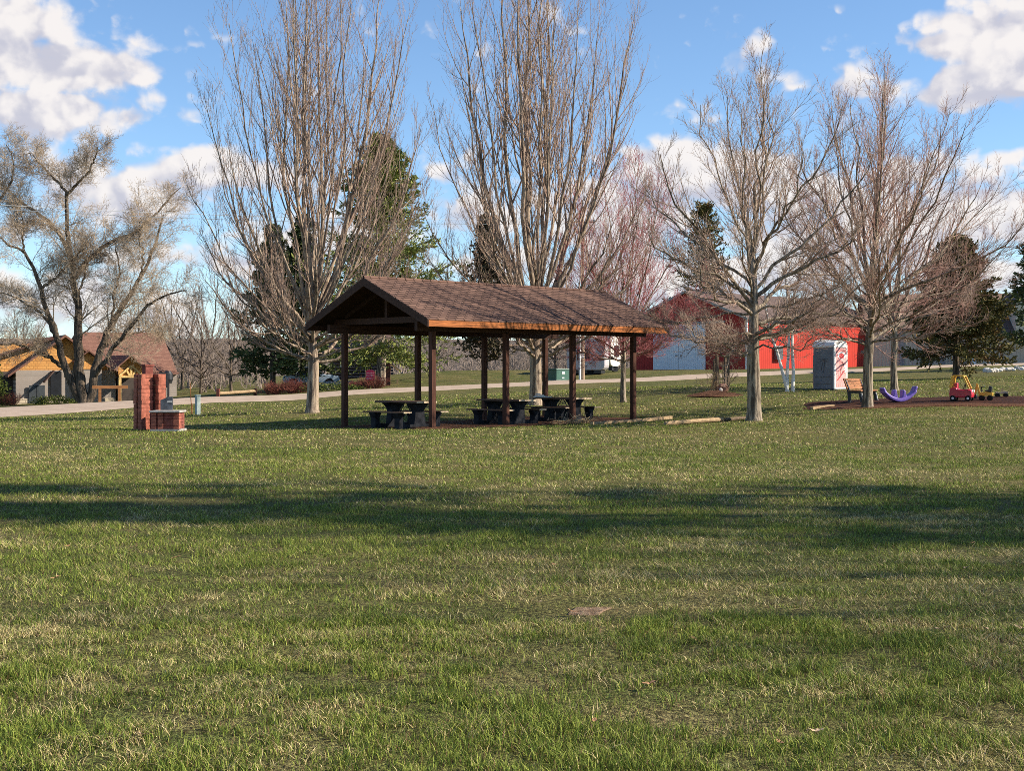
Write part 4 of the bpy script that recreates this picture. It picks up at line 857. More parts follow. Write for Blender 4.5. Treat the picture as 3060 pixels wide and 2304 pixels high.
m = MB(); m.prism([(-1.05, .94), (.95, .92), (.35, 1.4), (-.55, 1.42)], -.72, .72); m.build('cabin', M_GLASS, cr_, bev=.05); m = MB(); m.prism([(-.6, 1.424), (.4, 1.404), (.3, 1.46), (-.45, 1.48)], -.68, .68); m.build('roof', M_CARP, cr_, bev=.03)
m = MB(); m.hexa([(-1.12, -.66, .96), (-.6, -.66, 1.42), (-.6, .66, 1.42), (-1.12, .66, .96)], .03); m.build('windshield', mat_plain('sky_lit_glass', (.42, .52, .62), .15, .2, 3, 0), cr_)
for x in (-1.25, 1.3):
    for y in (-.82, .82): m = MB(); m.wheel((x, y, .32), .32, .2, (0, 1, 0), 18); w = m.build('wheel', M_RUBBER, cr_); m = MB(); m.wheel((x, y, .32), .19, .21, (0, 1, 0), 12); m.build('rim', M_STEEL, w)
for i, (x, s_) in enumerate(((968, 1.0), (985, 1.3), (1008, 1.1), (1030, .9), (1046, .8))):
    p = on_ground(x, 95 + i * .5); m = MB(); m.rock((0, 0, .15), (s_, s_ * .8, s_ * .6), 50 + i); o = m.build('boulder', M_STONEG); o.location = tuple(p); tag(o, 'grey boulder in the row under the pine', 'boulder', 'boulders under the pine')
for i, (x, w_, h_, lb) in enumerate(((850, 1.2, .9, 'red bare shrub left of the left maple trunk'), (815, .8, .7, 'low red shrub at the roadside, leftmost under the spruce'), (888, 1.0, .8, 'red bare shrub right in front of the pale blue car'), (1072, .9, .5, 'low rust-coloured shrub left of the yard sign'), (1118, 1.0, .8, 'rust-brown twiggy shrub at the foot of the yard sign'))): twig_bush('red_shrub', on_ground(x, 91.5), w_, h_, 110, M_REDTWIG, lb, 60 + i)
leaf_bush('ground_cover', on_ground(998, 90.5), (4.2, 1.0, .45), 1500, M_GREENB, 'low yellow-green ground cover along the road under the pine', 61, .13)

# ------------------------------------------------------------------ trees of the park
MT = dict(twig_mat=M_TWIG, bark_mat=M_BARK)
maple('maple_tree', on_ground(935, 50), .21, 1.75, [(0, 15.0), (14, 13.4), (24, 10.6), (36, 7.6), (52, 5.0), (64, 4.0)], 44, label='tall vase-shaped bare maple behind the left end of the shelter', seed=11, limb_r=.088, kick=.55, n2=14, n3=6, n4=3, trop=.95, top_fork=2.0, upright=1.15, tmin=.26, **MT)
maple('maple_tree', on_ground(1600, 55), .24, 1.9, [(0, 17.2), (13, 15.2), (24, 11.6), (34, 8.6), (50, 5.6), (64, 4.4)], 42, label='tall bare maple whose trunk stands behind the middle of the shelter', seed=12, limb_r=.10, kick=.5, n2=14, n3=6, n4=3, trop=.95, top_fork=2.2, upright=1.15, tmin=.26, **MT)
maple('maple_tree', on_ground(2252, 41), .20, 1.95, [(0, 9.3), (18, 8.3), (36, 6.0), (55, 4.1), (75, 3.3), (84, 3.0)], 34, label='bare maple with a straight grey trunk just right of the shelter', seed=13, limb_r=.062, kick=.25, n2=15, n3=7, n4=4, rmin=.005, trop=.5, bark_mat=M_BARKG, twig_mat=M_TWIG, top_fork=3.0, tmin=.18)
maple('maple_tree', on_ground(2590, 46), .165, 2.0, [(0, 9.6), (18, 9.2), (38, 7.8), (58, 6.0), (74, 4.6)], 34, label='bare maple leaning right in front of the wooden bench', seed=14, lean=(.045, .0), lopside=(1.05, .62), limb_r=.06, kick=.15, n2=15, n3=7, n4=4, rmin=.005, trop=.4, bark_mat=M_BARKG, twig_mat=M_TWIGR, top_fork=2.8, tmin=.18)
maple('maple_tree', on_ground(2672, 62), .15, 2.2, [(0, 9.5), (18, 8.4), (36, 6.2), (55, 4.6), (70, 3.6)], 22, label='smaller bare maple standing behind the purple rocker', seed=15, limb_r=.058, kick=.2, n2=10, n3=5, n4=3, trop=.5, bark_mat=M_BARKG, twig_mat=M_TWIGR, top_fork=1.2)
maple('red_maple_tree', on_ground(1863, 58), .11, 1.65, [(0, 8.9), (18, 8.0), (36, 6.0), (55, 4.0), (74, 2.7)], 26, label='young slim maple with reddish buds behind the last shelter posts', seed=16, limb_r=.04, kick=.3, n2=15, n3=7, n4=6, trop=.5, bark_mat=M_BARKG, twig_mat=M_TWIGP, top_fork=1.2, rmin=.0065)
maple('maple_tree', np.array([31, 11.6, gz(31, 11.6)]), .35, 3, [(0, 21), (18, 19), (36, 14), (52, 10)], 40, label='big bare maple right of the view, nearest the camera', seed=18, limb_r=.16, kick=.4, n2=12, n3=5, n4=3, rmin=.012, trop=.6, bark_mat=M_BARKG, twig_mat=M_TWIG, top_fork=3)
# birch clump
bp = on_ground(2350, 62); bi = empty('birch_tree', bp); tag(bi, 'clump of three white birch stems before the red barn', 'birch')
r = np.random.default_rng(31); m = MB(); c = MB()
for pts in ([(2358, 1172), (2338, 1110), (2322, 1050), (2303, 1000), (2290, 930), (2284, 850), (2270, 770)], [(2352, 1172), (2352, 1120), (2356, 1060), (2358, 990), (2352, 900), (2348, 820), (2352, 720)], [(2368, 1172), (2371, 1110), (2367, 1040), (2368, 970), (2372, 900), (2386, 820), (2392, 750)]):
    P = np.array([PX(x, y, 62 + .1 * i) - bp for i, (x, y) in enumerate(pts)]); P[0, 2] -= .2
    tt = np.linspace(0, 6, 19); P = np.stack([np.interp(tt, range(7), P[:, k]) for k in range(3)], 1)[None]; Rr = np.linspace(.085, .02, 19)[None]
    m.tubes(P, Rr, 9); P2, R2 = spawn(P, Rr, 16, .35, 1, R_(25), R_(55), .3, .5, 5, .2, .2, .5, .008, r, .4); c.tubes(P2, R2, 4); P3, R3 = spawn(P2, R2, 7, .1, 1, R_(20), R_(50), .5, .4, 4, -.1, .22, .6, .006, r, .25); c.tubes(P3, R3, 3)
    P4, R4 = spawn(P3, R3, 4, .1, 1, R_(20), R_(50), .5, .4, 3, -.2, .22, .6, .0055, r, .15); c.tubes(P4, R4, 3)
m.build('trunk', mat_birch('birch_bark'), bi, smooth=True); c.build('crown', M_TWIGX, bi, smooth=True)
# old box elder by the lodge
D0 = 108.0; eb = on_ground(258, D0); be = empty('box_elder_tree', eb); tag(be, 'old spreading bare tree with forked dark trunk before the lodge', 'tree'); r = np.random.default_rng(32)
limbs = [([(250, 1206), (236, 1150), (236, 1090), (233, 1030), (236, 980), (228, 900), (222, 830), (208, 750), (197, 660), (200, 580)], .62, .2, 0), ([(200, 580), (180, 552), (140, 510), (110, 480), (85, 455)], .17, .05, 2), ([(200, 580), (235, 545), (268, 510), (285, 470), (292, 440)], .17, .05, -2),
         ([(238, 1196), (208, 1130), (184, 1060), (170, 1000), (152, 950), (133, 920), (126, 870), (100, 800), (72, 750), (30, 728), (-20, 700)], .42, .09, -3), ([(216, 770), (186, 710), (150, 670), (105, 630), (60, 605), (20, 560), (-20, 530)], .26, .07, 3), ([(128, 860), (160, 835), (195, 800), (225, 770), (250, 745)], .16, .05, -2),
         ([(262, 1206), (285, 1130), (294, 1060), (318, 1000), (345, 950), (382, 890), (418, 832), (452, 772), (470, 700), (490, 640)], .46, .09, 2), ([(286, 1120), (330, 1050), (372, 1000), (420, 935), (455, 900), (500, 880), (560, 866)], .28, .07, -4), ([(224, 830), (270, 768), (330, 720), (395, 700), (440, 668), (500, 600), (540, 560)], .28, .06, 4),
         ([(330, 985), (340, 920), (338, 880), (360, 820), (350, 760), (345, 720)], .15, .05, 3), ([(190, 1096), (150, 1070), (100, 1045), (50, 1025), (0, 1030), (-60, 1010)], .24, .06, -3), ([(166, 1000), (120, 930), (70, 900), (20, 880), (-30, 860)], .17, .05, 4), ([(72, 750), (68, 700), (70, 660), (60, 620)], .12, .04, -2), ([(225, 900), (250, 830), (262, 780), (258, 730)], .14, .04, 3),
         ([(420, 830), (430, 760), (415, 720), (420, 650)], .13, .04, -3), ([(300, 1050), (330, 1020), (360, 1010), (430, 985), (480, 990)], .13, .04, 5), ([(-20, 640), (0, 590), (40, 540), (40, 480), (20, 430)], .16, .05, 2)]
m = MB(); c = MB()
for pts, ra, rb, dy in limbs:
    n_ = len(pts); t = np.arange(n_) / (n_ - 1); P = np.array([PX(x, y, D0 + dy * tt) - eb for (x, y), tt in zip(pts, t)]); ts = np.linspace(0, n_ - 1, 21)
    P = np.stack([np.interp(ts, np.arange(n_), P[:, k]) for k in range(3)], 1); P[1:-1] = (P[:-2] + 2 * P[1:-1] + P[2:]) / 4; P[1:] += r.normal(0, .05, (20, 3)); P = P[None]
    Rr = np.linspace(ra * .74, rb * .6, 21)[None]; m.tubes(P, Rr, 10)
    low = .35 if ra > .35 else .1
    P2, R2 = spawn(P, Rr * .7, 20, low, 1, R_(25), R_(70), .30, .35, 6, .35, .35, .35, .018, r, 1.4); c.tubes(P2, R2, 4)
    P3, R3 = spawn(P2, R2, 9, .15, 1, R_(25), R_(65), .55, .35, 5, .3, .38, .6, .011, r, .8); c.tubes(P3, R3, 3)
    P4, R4 = spawn(P3, R3, 8, .1, 1, R_(25), R_(65), .5, .3, 3, .1, .35, .6, .009, r, .45); c.tubes(P4, R4, 3); P5, R5 = spawn(P4, R4, 2, .2, 1, R_(25), R_(65), .6, .3, 2, .1, .3, .7, .008, r, .3); c.tubes(P5, R5, 3)
m.build('trunk', M_BARKD, be, smooth=True); c.build('crown', M_TWIGB, be, smooth=True)
# conifers
conifer('pine_tree', on_ground(1140, 97), 17.2, 7.0, 1.9, 230, .36, M_PINE, M_BARKG, 'big yellow-green pine rising behind the shelter roof', 21, up=(-.28, .55), prof=.66, leaf=(.30, .045), per=26, nl=11, ragged=.4, spread=.8)
conifer('spruce_tree', on_ground(815, 100), 11.8, 3.4, .9, 130, .22, M_SPRUCE, M_BARKD, 'dark spruce behind the left maple trunk, nearest the road', 22, up=(-.35, .5), leaf=(.36, .08), per=16, nl=7, prof=.7)
conifer('spruce_tree', on_ground(905, 103), 12.6, 3.2, 1.2, 120, .22, M_SPRUCE, M_BARKD, 'dark spruce between the leftmost spruce and the big pine', 23, up=(-.3, .5), leaf=(.36, .08), per=16, nl=7, prof=.7)
conifer('juniper_tree', on_ground(1452, 112), 12.4, 3.0, .2, 170, .2, M_JUNI, M_BARKD, 'dark bronze juniper behind the shelter, between pine and middle maple', 24, up=(.25, 1.0), leaf=(.34, .08), per=14, nl=6, prof=.5, ragged=.4)
conifer('evergreen_tree', on_ground(2105, 142), 16.8, 4.6, 1.0, 130, .25, M_SPRUCEB, M_BARKD, 'tall dark evergreen behind the gable of the red barn', 25, up=(.1, .9), leaf=(.36, .06), per=14, nl=8, prof=.4, ragged=.5)
conifer('spruce_tree', on_ground(2858, 80), 8.1, 3.6, 1.35, 230, .21, M_SPRUCEB, M_BARKD, 'broad bronze-green spruce with bare lower trunk by the white rocks', 26, up=(-.3, .65), leaf=(.2, .05), per=22, nl=13, prof=.64, ragged=.2)
conifer('pine_tree', on_ground(3095, 98), 9.6, 2.6, 1.5, 80, .18, M_SPRUCE, M_BARKD, 'blue-green pine cut off by the right edge', 27, up=(-.1, .8), leaf=(.34, .07), per=14, nl=7, prof=.5)
conifer('spruce_tree', np.array([33, 13.3, gz(33, 13.3)]), 26.0, 6.0, 3.0, 85, .3, M_SPRUCE, M_BARKD, 'tall spruce right of the view that shades the near lawn', 28, up=(-.2, .6), leaf=(.55, .10), per=12, nl=4, prof=.55)
conifer('spruce_tree', np.array([37, 15.8, gz(37, 15.8)]), 29, 4.6, 4.5, 60, .3, M_SPRUCE, M_BARKD, 'second tall spruce right of the view, farther from the camera', 29, up=(-.2, .6), leaf=(.55, .10), per=10, nl=4, prof=.5)
# bare trees of the background
protos = []
for k, (H_, lab) in enumerate(((9.5, 'slender bare tree behind the lodge, leftmost of the background trees'), (10.5, 'bare rounded tree behind the lodge roof ridge'), (8.5, 'low spreading bare tree in the thicket beyond the log rail'))):
    protos.append(maple('bare_tree', (0, 0, 0), .17, 1.6, [(0, H_), (20, H_ * .92), (45, H_ * .66), (70, H_ * .42)], 15, M_TWIGX, M_BARKD, lab, seed=50 + k, limb_r=.10, kick=.25, n2=9, n3=5, n4=4, rmin=.012, trop=.35, group='bare background trees', top_fork=2.2))
spots = [(60, 150, 0, 1.0, None), (420, 158, 1, 1.0, None), (690, 118, 2, .75, None), (545, 150, 1, 1.05, 'bare tree right of the lodge roof, its crown against white cloud'), (630, 145, 0, 1.2, 'tall bare tree beyond the low log rail'), (505, 175, 2, 1.15, 'bare tree just right of the old spreading tree crown'), (735, 160, 1, 1.0, 'bare tree showing left of the dark spruces'), (600, 128, 2, .72, 'low bare tree beyond the utility pedestal'),
         (1300, 165, 0, .8, 'bare tree seen under the shelter roof behind the crest'), (1660, 150, 1, .8, 'bare tree behind the green transformer box'), (1760, 150, 0, .95, 'bare tree behind the grey camper trailer'), (1840, 165, 2, 1.2, 'bare tree behind the cream camper trailer'), (2420, 165, 0, 1.05, 'bare tree rising behind the barn roof ridge'), (2520, 170, 1, 1.0, 'bare tree behind the right end of the barn'), (2700, 165, 2, 1.25, 'bare tree behind the tan shed roof')]
for x, d, k, sc_, lb in spots:
    o = protos[k] if lb is None else copy_tree(protos[k]); p = on_ground(x, d); o.location = tuple(p); o.scale = (sc_,) * 3
    if lb: o['label'] = lb; o.rotation_euler = (0, 0, x * .7)
# distant hill and woods
def mat_hill():
    mt, nt, b = new_mat('wooded_hillside'); co = nt.n('ShaderNodeTexCoord').outputs['Object']
    f = nt.noise(nt.scaled(co, (1, .3, 1)), .5, 6, .7); g_ = nt.noise(co, .04, 3)
    nt.put(b.inputs['Base Color'], nt.mix(nt.sstep(f, .35, .65), (.09, .07, .058), nt.mix(g_, (.20, .165, .135), (.24, .185, .15)))); b.inputs['Roughness'].default_value = 1; bump(nt, b, f, 1, 1.5)
    return mt
hx = np.linspace(-420, 420, 160); hy = np.linspace(235, 420, 40); HXg, HYg = np.meshgrid(hx, hy); tt = (HYg - 235) / 185
HZg = gz(HXg, HYg) * (1 - tt) - 1.5 + (tt ** .8) * (12.5 + 5 * (fbm(HXg, HYg, .012, 71) - .5)) + 1.2 * (fbm(HXg, HYg, .12, 72) - .5)
ids = np.arange(HXg.size).reshape(HXg.shape); m = MB(); m.add(np.stack([HXg, HYg, HZg], -1).reshape(-1, 3), np.stack([ids[:-1, :-1], ids[:-1, 1:], ids[1:, 1:], ids[1:, :-1]], -1).reshape(-1, 4)); kind(m.build('hills', mat_hill(), smooth=True), 'structure')
r = np.random.default_rng(81); tmpl = []
for k in range(5):
    S = np.array([[0., 0, -.3]]); P = grow(S, np.array([[.05, 0, 1.]]), np.array([1.0]), 5, .1, .1, r); Rr = np.linspace(.018, .004, 6)[None]
    q = MB(); q.tubes(P, Rr, 4); P2, R2 = spawn(P, Rr, 14, .25, 1, R_(25), R_(60), .5, .5, 4, .3, .2, .5, .0035, r, .1); q.tubes(P2, R2, 3); P3, R3 = spawn(P2, R2, 8, .1, 1, R_(25), R_(60), .5, .4, 3, .2, .25, .6, .0022, r, .06); q.tubes(P3, R3, 3)
    tmpl.append((np.concatenate(q.v), np.concatenate([f for f, _ in q.f])))
m = MB()
for i in range(430):
    left = i < 230
    x = r.uniform(-350, 820) if left else r.uniform(1150, 2000); d = r.uniform(128, 205) if left else r.uniform(150, 235)
    if left and x < 560 and d < 150: d += 35
    p = on_ground(x, d); h = r.uniform(3.0, 7.5) if left else r.uniform(3, 6.5); V, Fq = tmpl[i % 5]; a = r.random() * 6.28; cs, sn = math.cos(a), math.sin(a); w = r.uniform(.8, 1.3)
    m.add(np.stack([(V[:, 0] * cs - V[:, 1] * sn) * h * w, (V[:, 0] * sn + V[:, 1] * cs) * h * w, V[:, 2] * h], 1) + p, Fq)
tag(m.build('woods', M_TWIGX), 'thicket of bare brown saplings and brush beyond the road', 'woods', None, 'stuff')

# ------------------------------------------------------------------ grass blades and fallen leaves
def in_quad(x, y, q):
    q = np.array(q); ok = np.ones(len(x), bool)
    for i in range(4):
        a, b_ = q[i], q[(i + 1) % 4]; ok &= (b_[0] - a[0]) * (y - a[1]) - (b_[1] - a[1]) * (x - a[0]) > 0
    return ok
r = np.random.default_rng(91); G = MB()
bands = [(3.9, 9, 7600, .0034, .05, 2), (9, 16, 2900, .0052, .05, 1), (16, 28, 950, .009, .048, 1), (28, 48, 280, .016, .048, 1), (48, 80, 55, .035, .055, 1)]
for d0, d1, dens, w0, h0, seg in bands:
    area = .46 * (d1 ** 2 - d0 ** 2) * 2 * .5 * 2 / 2 + 2 * (d1 - d0); n = int(area * dens * 1.0)
    Y = np.sqrt(r.random(n) * (d1 ** 2 - d0 ** 2) + d0 ** 2); X = (r.random(n) * 2 - 1) * (.43 * Y + .9)
    cl = fbm(X, Y, 2.2, 101); fine = vnoise(X, Y, 9, 107); patch = fbm(X, Y, .22, 103); bare = fbm(X, Y, .9, 105); hole = fbm(X, Y, 4.2, 109)
    keep = r.random(n) < np.clip((fine * 1.1 + cl * .9 - .48) * 1.6, .10, 1)
    keep &= r.random(n) > np.clip((bare - .62) * 6, 0, .85); keep &= r.random(n) > np.clip((hole - .58) * 7, 0, .93)
    keep &= ~((np.hypot((X - (1740 - CX) * 9.25 / F) / .5, (Y - 9.25) / .42) < 1) & (r.random(n) < .8))
    if d1 > 28:
        keep &= ~in_quad(X, Y, [shw(-.7, -.6), shw(9.7, -.7), shw(9.7, 4.6), shw(-.7, 4.6)]) & ~in_quad(X, Y, [(9.8, 46.2), (26, 44.0), (26, 50.3), (10.7, 50.5)])
        near_e = np.interp(X, [PX(x, yn, dn)[0] for x, yn, dn, _, _ in road_px], [dn for x, yn, dn, _, _ in road_px]); keep &= Y < near_e - .6
    X, Y, cl, fine, patch = X[keep], Y[keep], cl[keep], fine[keep], patch[keep]; n = len(X); Z = gz(X, Y) + np.where(Y < 60, (fbm(X, Y, .5, 3) - .5) * .05, 0) - .004
    h = h0 * (.25 + .7 * cl + .6 * fine) * r.uniform(.55, 1.35, n); w = w0 * r.uniform(.7, 1.4, n); a = r.random(n) * 6.283
    dx, dy = np.cos(a), np.sin(a); le = r.uniform(.15, 1.25, n) * h; ax = a + r.normal(0, .9, n) + 1.57; sx_, sy_ = np.cos(ax) * w / 2, np.sin(ax) * w / 2
    straw = np.clip((fbm(X, Y, .6, 111) - .36) * 1.5 + (fbm(X, Y, 3.2, 113) - .5) * 1.5 + (patch - .42) * .6 - .10 * (cl - .5) - .16 * np.exp(-((Y - 15.3) / 3.2) ** 2), .04, .85); u = r.random(n); iss = u < straw; k = r.random((n, 1))  # last straw term greens the blades where the shadow band falls, shade put into colour
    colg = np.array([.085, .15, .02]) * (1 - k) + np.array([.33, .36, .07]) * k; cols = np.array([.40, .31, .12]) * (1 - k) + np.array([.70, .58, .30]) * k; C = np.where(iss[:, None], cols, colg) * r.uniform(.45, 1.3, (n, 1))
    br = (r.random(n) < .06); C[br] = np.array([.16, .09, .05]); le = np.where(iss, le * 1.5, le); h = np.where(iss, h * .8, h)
    B0 = np.stack([X - sx_, Y - sy_, Z], 1); B1 = np.stack([X + sx_, Y + sy_, Z], 1); tip = np.stack([X + dx * le, Y + dy * le, Z + h], 1)
    if seg == 2:
        M0 = np.stack([X - sx_ * .8 + dx * le * .32, Y - sy_ * .8 + dy * le * .32, Z + h * .62], 1); M1 = np.stack([X + sx_ * .8 + dx * le * .32, Y + sy_ * .8 + dy * le * .32, Z + h * .62], 1)
        V = np.stack([B0, B1, M1, M0, tip], 1).reshape(-1, 3); o_ = np.arange(n)[:, None] * 5; T = np.repeat(C, 5, 0); b0 = G.n
        G.add(V, o_ + np.array([[0, 1, 2, 3]]), 0, T); G.f.append((o_ + np.array([[3, 2, 4]]) + b0, 0))
    else:
        V = np.stack([B0, B1, tip], 1).reshape(-1, 3); G.add(V, np.arange(n * 3).reshape(-1, 3), 0, np.repeat(C, 3, 0))
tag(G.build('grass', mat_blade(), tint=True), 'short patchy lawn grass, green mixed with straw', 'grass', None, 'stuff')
kind(sheet('soil_patch', [((1690 - CX) * 9.6 / F, 9.15), ((1800 - CX) * 9.6 / F, 9.15), ((1810 - CX) * 9.9 / F, 9.55), ((1680 - CX) * 9.9 / F, 9.55)], mat_mulch('tan_soil', (.16, .10, .06), (.36, .25, .16)), .008, 8), 'structure')
M_LEAF = mat_plain('dead_leaf', (.38, .21, .11), .7, .35, 30, .1); M_LEAFP = mat_plain('pale_dead_leaf', (.52, .37, .24), .7, .3, 30, .1)
def leaf_mesh(seed, lobes):
    r = np.random.default_rng(seed); n = 22; v = [(0, 0, .01)]
    for i in range(n):
        a = 2 * math.pi * i / n; rad = (.72 + .28 * abs(math.cos(a * lobes / 2 + .4)) - .1 * r.random()) if lobes else (.75 + .25 * abs(math.cos(a)) - .15 * r.random()); x = math.cos(a) * rad; y = math.sin(a) * rad * (.55 if lobes else .6)
        v.append((x, y, .32 * x * x + .5 * y * y + r.uniform(-.05, .12)))
    m = MB(); m.add(v, [(0, 1 + i, 1 + (i + 1) % n) for i in range(n)]); m.bar((-.6, 0, .12), (-1.25, .1, .1), .04, .03); return m
protoL = []
big = [(525, 1665, .10, 5, M_LEAF, 'lobed brown oak leaf in the shaded grass at the left'), (2818, 1880, .14, 0, M_LEAFP, 'large pale curled leaf in the right foreground'), (2945, 1875, .07, 0, M_LEAFP, 'small pale leaf right of the large curled one'), (3050, 1876, .10, 0, M_LEAFP, 'pale leaf touching the right edge'), (292, 1735, .09, 5, M_LEAFP, 'pale oak leaf at the left, below the shadow band'), (165, 1725, .09, 5, M_LEAF, 'tan leaf farthest left below the shadow band'), (1942, 2040, .10, 0, M_LEAF, 'reddish leaf standing in the centre foreground grass'), (545, 1795, .06, 0, M_LEAFP, 'pale crumpled leaf in the left middle grass'), (432, 2192, .09, 0, M_LEAFP, 'pale leaf near the bottom left'), (1712, 1826, .09, 0, M_LEAF, 'broad tan leaf on the bare soil patch'), (2440, 2180, .08, 0, M_LEAFP, 'pale leaf near the bottom right')]
rl = np.random.default_rng(95); small = []
for i in range(52):
    y = rl.choice([rl.uniform(1300, 1450), rl.uniform(1380, 1700), rl.uniform(1500, 2250)]); small.append((rl.uniform(10, 3050), y, rl.uniform(.035, .07), 0, [M_LEAF, M_LEAFP][i % 2], 'small dry leaf lying in the lawn'))
for i, (x, y, s_, lo, mt, lb) in enumerate(big + small):
    d = 1.56 * F / (y - HY); X = (x - CX) * d / F; o = leaf_mesh(200 + i, lo).build('fallen_leaf', mt); o.location = (X, d, gz(X, d) + .022 + s_ * .12); o.scale = (s_ * .44,) * 3; o.rotation_euler = (rl.uniform(-.25, .3), rl.uniform(-.3, .3), rl.uniform(0, 6.28)); tag(o, lb, 'leaf', 'dry leaves on the lawn')

# ------------------------------------------------------------------ sky, sun, camera
w = bpy.data.worlds.new('World'); scene.world = w; w.use_nodes = True; t = w.node_tree; t.nodes.clear(); nt = NT(t)
sky = nt.n('ShaderNodeTexSky', sky_type='NISHITA', sun_disc=False, sun_elevation=SUN_EL, sun_rotation=math.pi / 2 - SUN_AZ, air_density=.85, dust_density=.0, ozone_density=2.6)
tc = nt.n('ShaderNodeTexCoord').outputs['Generated']; sp = nt.n('ShaderNodeSeparateXYZ'); nt.put(sp.inputs[0], tc)
U = nt.m('ARCTAN2', sp.outputs[0], sp.outputs[1]); Vv = nt.m('ARCSINE', sp.outputs[2])
bumps = [(20, 70, 150, 90, 1.0), (170, 200, 260, 80, 1.1), (380, 215, 120, 55, .7), (120, 330, 280, 70, 1.0), (300, 290, 140, 60, .6), (480, 290, 60, 40, .45),
         (2990, 100, 190, 110, 1.15), (2850, 130, 90, 60, .9), (2960, 240, 260, 70, 1.0), (2560, 260, 160, 90, .6), (2230, 130, 90, 55, .5), (2170, 110, 50, 40, .4),
         (560, 500, 200, 70, 1.0), (330, 560, 260, 90, 1.0), (760, 520, 200, 60, .85), (60, 690, 160, 60, .6), (2020, 510, 220, 80, 1.25), (2230, 550, 220, 90, 1.2), (1850, 640, 280, 120, 1.1), (1400, 640, 200, 80, .6), (1330, 520, 70, 40, .45),
         (2700, 520, 200, 60, .7), (2900, 640, 300, 110, 1.2), (3040, 470, 60, 30, .5), (2500, 690, 400, 100, .8), (640, 790, 300, 70, .7), (2000, 830, 700, 90, .8), (200, 900, 500, 90, .7), (1000, 720, 260, 80, .8), (1560, 800, 260, 80, .8), (2420, 580, 180, 60, .9), (2750, 760, 300, 70, .9), (3000, 820, 200, 70, .8)]
# one pass over the cloud masses: thickness D and how high in its cloud a direction lies (Q)
cb0 = nt.n('ShaderNodeCombineXYZ'); nt.put(cb0.inputs[0], U); nt.put(cb0.inputs[1], nt.m('MULTIPLY', Vv, 1.15))
def noise2(vec, sc, det):
    nd = nt.n('ShaderNodeTexNoise', noise_dimensions='2D'); nt.put(nd.inputs['Vector'], vec); nd.inputs['Scale'].default_value = sc; nd.inputs['Detail'].default_value = det; nd.inputs['Roughness'].default_value = .55
    return nd.outputs['Fac']
wv = noise2(cb0.outputs[0], 40, 2); uu = nt.m('ADD', U, nt.m('MULTIPLY', nt.m('SUBTRACT', wv, .5), .02)); D = None; QS = None; GS = None
for x, y, rx, ry, am in bumps:
    u0 = math.atan((x - CX) / F); v0 = math.atan((HY - y) / math.hypot(F, x - CX))
    p = nt.m('MULTIPLY', nt.m('SUBTRACT', uu, u0), F / rx); q = nt.m('MULTIPLY', nt.m('SUBTRACT', Vv, v0), F / ry)
    g_ = nt.m('MULTIPLY', nt.m('EXPONENT', nt.m('MULTIPLY', nt.m('MULTIPLY_ADD', p, p, nt.m('MULTIPLY', q, q)), -1.0)), am)
    D = g_ if D is None else nt.m('MAXIMUM', D, g_); gq = nt.m('MULTIPLY_ADD', p, .35, q)
    QS = nt.m('MULTIPLY', g_, gq) if QS is None else nt.m('MULTIPLY_ADD', g_, gq, QS); GS = g_ if GS is None else nt.m('ADD', GS, g_)
def billow(du, dv):
    sh_ = nt.n('ShaderNodeVectorMath', operation='ADD'); nt.put(sh_.inputs[0], cb0.outputs[0]); sh_.inputs[1].default_value = (du, dv, 0)
    f = noise2(sh_.outputs[0], 20, 7); vo = nt.n('ShaderNodeTexVoronoi', feature='SMOOTH_F1', voronoi_dimensions='2D'); vo.inputs['Scale'].default_value = 42; vo.inputs['Smoothness'].default_value = .35; vo.inputs['Detail'].default_value = 1.0
    dv_ = nt.n('ShaderNodeVectorMath', operation='ADD'); nt.put(dv_.inputs[0], sh_.outputs[0]); cw = nt.n('ShaderNodeCombineXYZ'); nt.put(cw.inputs[0], nt.m('MULTIPLY', nt.m('SUBTRACT', wv, .5), .03)); nt.put(cw.inputs[1], nt.m('MULTIPLY', nt.m('SUBTRACT', f, .5), .03)); nt.put(dv_.inputs[1], cw.outputs[0]); nt.put(vo.inputs['Vector'], dv_.outputs[0])
    return nt.m('ADD', nt.m('MULTIPLY', nt.m('SUBTRACT', f, .5), 1.35), nt.m('MULTIPLY', nt.m('SUBTRACT', .42, vo.outputs['Distance']), .5))
b1 = billow(0, 0); b2 = billow(.010, .013); d1 = nt.m('ADD', nt.m('SUBTRACT', D, .16), b1)
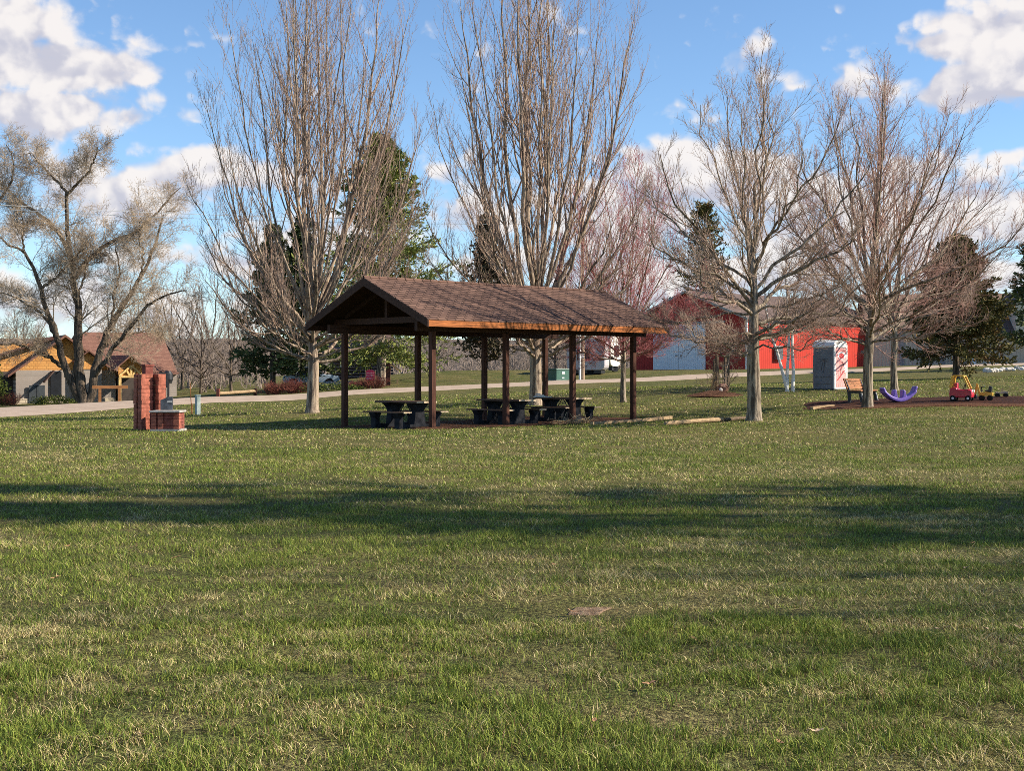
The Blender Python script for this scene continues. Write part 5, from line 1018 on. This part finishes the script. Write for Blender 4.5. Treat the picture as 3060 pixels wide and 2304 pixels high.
alpha = nt.sstep(d1, -.08, .36)
lit = nt.m('ADD', nt.m('MULTIPLY_ADD', nt.m('SUBTRACT', b1, b2), 1.1, .52), nt.m('MULTIPLY', nt.m('DIVIDE', QS, nt.m('ADD', GS, .05)), .30), clamp=True)
ccol = nt.mix(nt.sstep(lit, .12, .85), (.62, .61, .69), (1.0, .94, .90))
bg = nt.n('ShaderNodeBackground'); nt.put(bg.inputs[0], nt.mix(1.0, sky.outputs[0], (.9, 1.0, 1.07), 'MULTIPLY')); bg.inputs[1].default_value = .092
bc = nt.n('ShaderNodeBackground'); nt.put(bc.inputs[0], ccol); bc.inputs[1].default_value = .53
mx = nt.n('ShaderNodeMixShader'); nt.put(mx.inputs[0], nt.m('MULTIPLY', alpha, .93)); t.links.new(bg.outputs[0], mx.inputs[1]); t.links.new(bc.outputs[0], mx.inputs[2])
t.links.new(mx.outputs[0], nt.n('ShaderNodeOutputWorld').inputs[0])
L = bpy.data.lights.new('sun', 'SUN'); L.energy = 5.0; L.angle = R_(.53); L.color = (1, .90, .76); so = bpy.data.objects.new('sun', L); COL.objects.link(so)
sd = Vector((math.cos(SUN_EL) * math.cos(SUN_AZ), math.cos(SUN_EL) * math.sin(SUN_AZ), math.sin(SUN_EL))); so.rotation_euler = sd.to_track_quat('Z', 'Y').to_euler(); so.location = (30, 0, 30)
cam = bpy.data.cameras.new('camera'); co = bpy.data.objects.new('camera', cam); COL.objects.link(co); scene.camera = co
cam.sensor_width = 36; cam.lens = 36 * F / 3060; cam.shift_y = -42 / 3060; cam.clip_end = 3000; cam.clip_start = .1
co.location = (0, 0, CAMZ); co.rotation_euler = (R_(90), 0, 0)
vs = scene.view_settings; vs.view_transform = 'Standard'; vs.look = 'None'; vs.exposure = 0.9; vs.gamma = 1
scene.cycles.max_bounces = 4; scene.cycles.filter_width = .85; scene.cycles.diffuse_bounces = 2; scene.cycles.use_denoising = False; scene.cycles.use_adaptive_sampling = True; scene.cycles.adaptive_threshold = .02
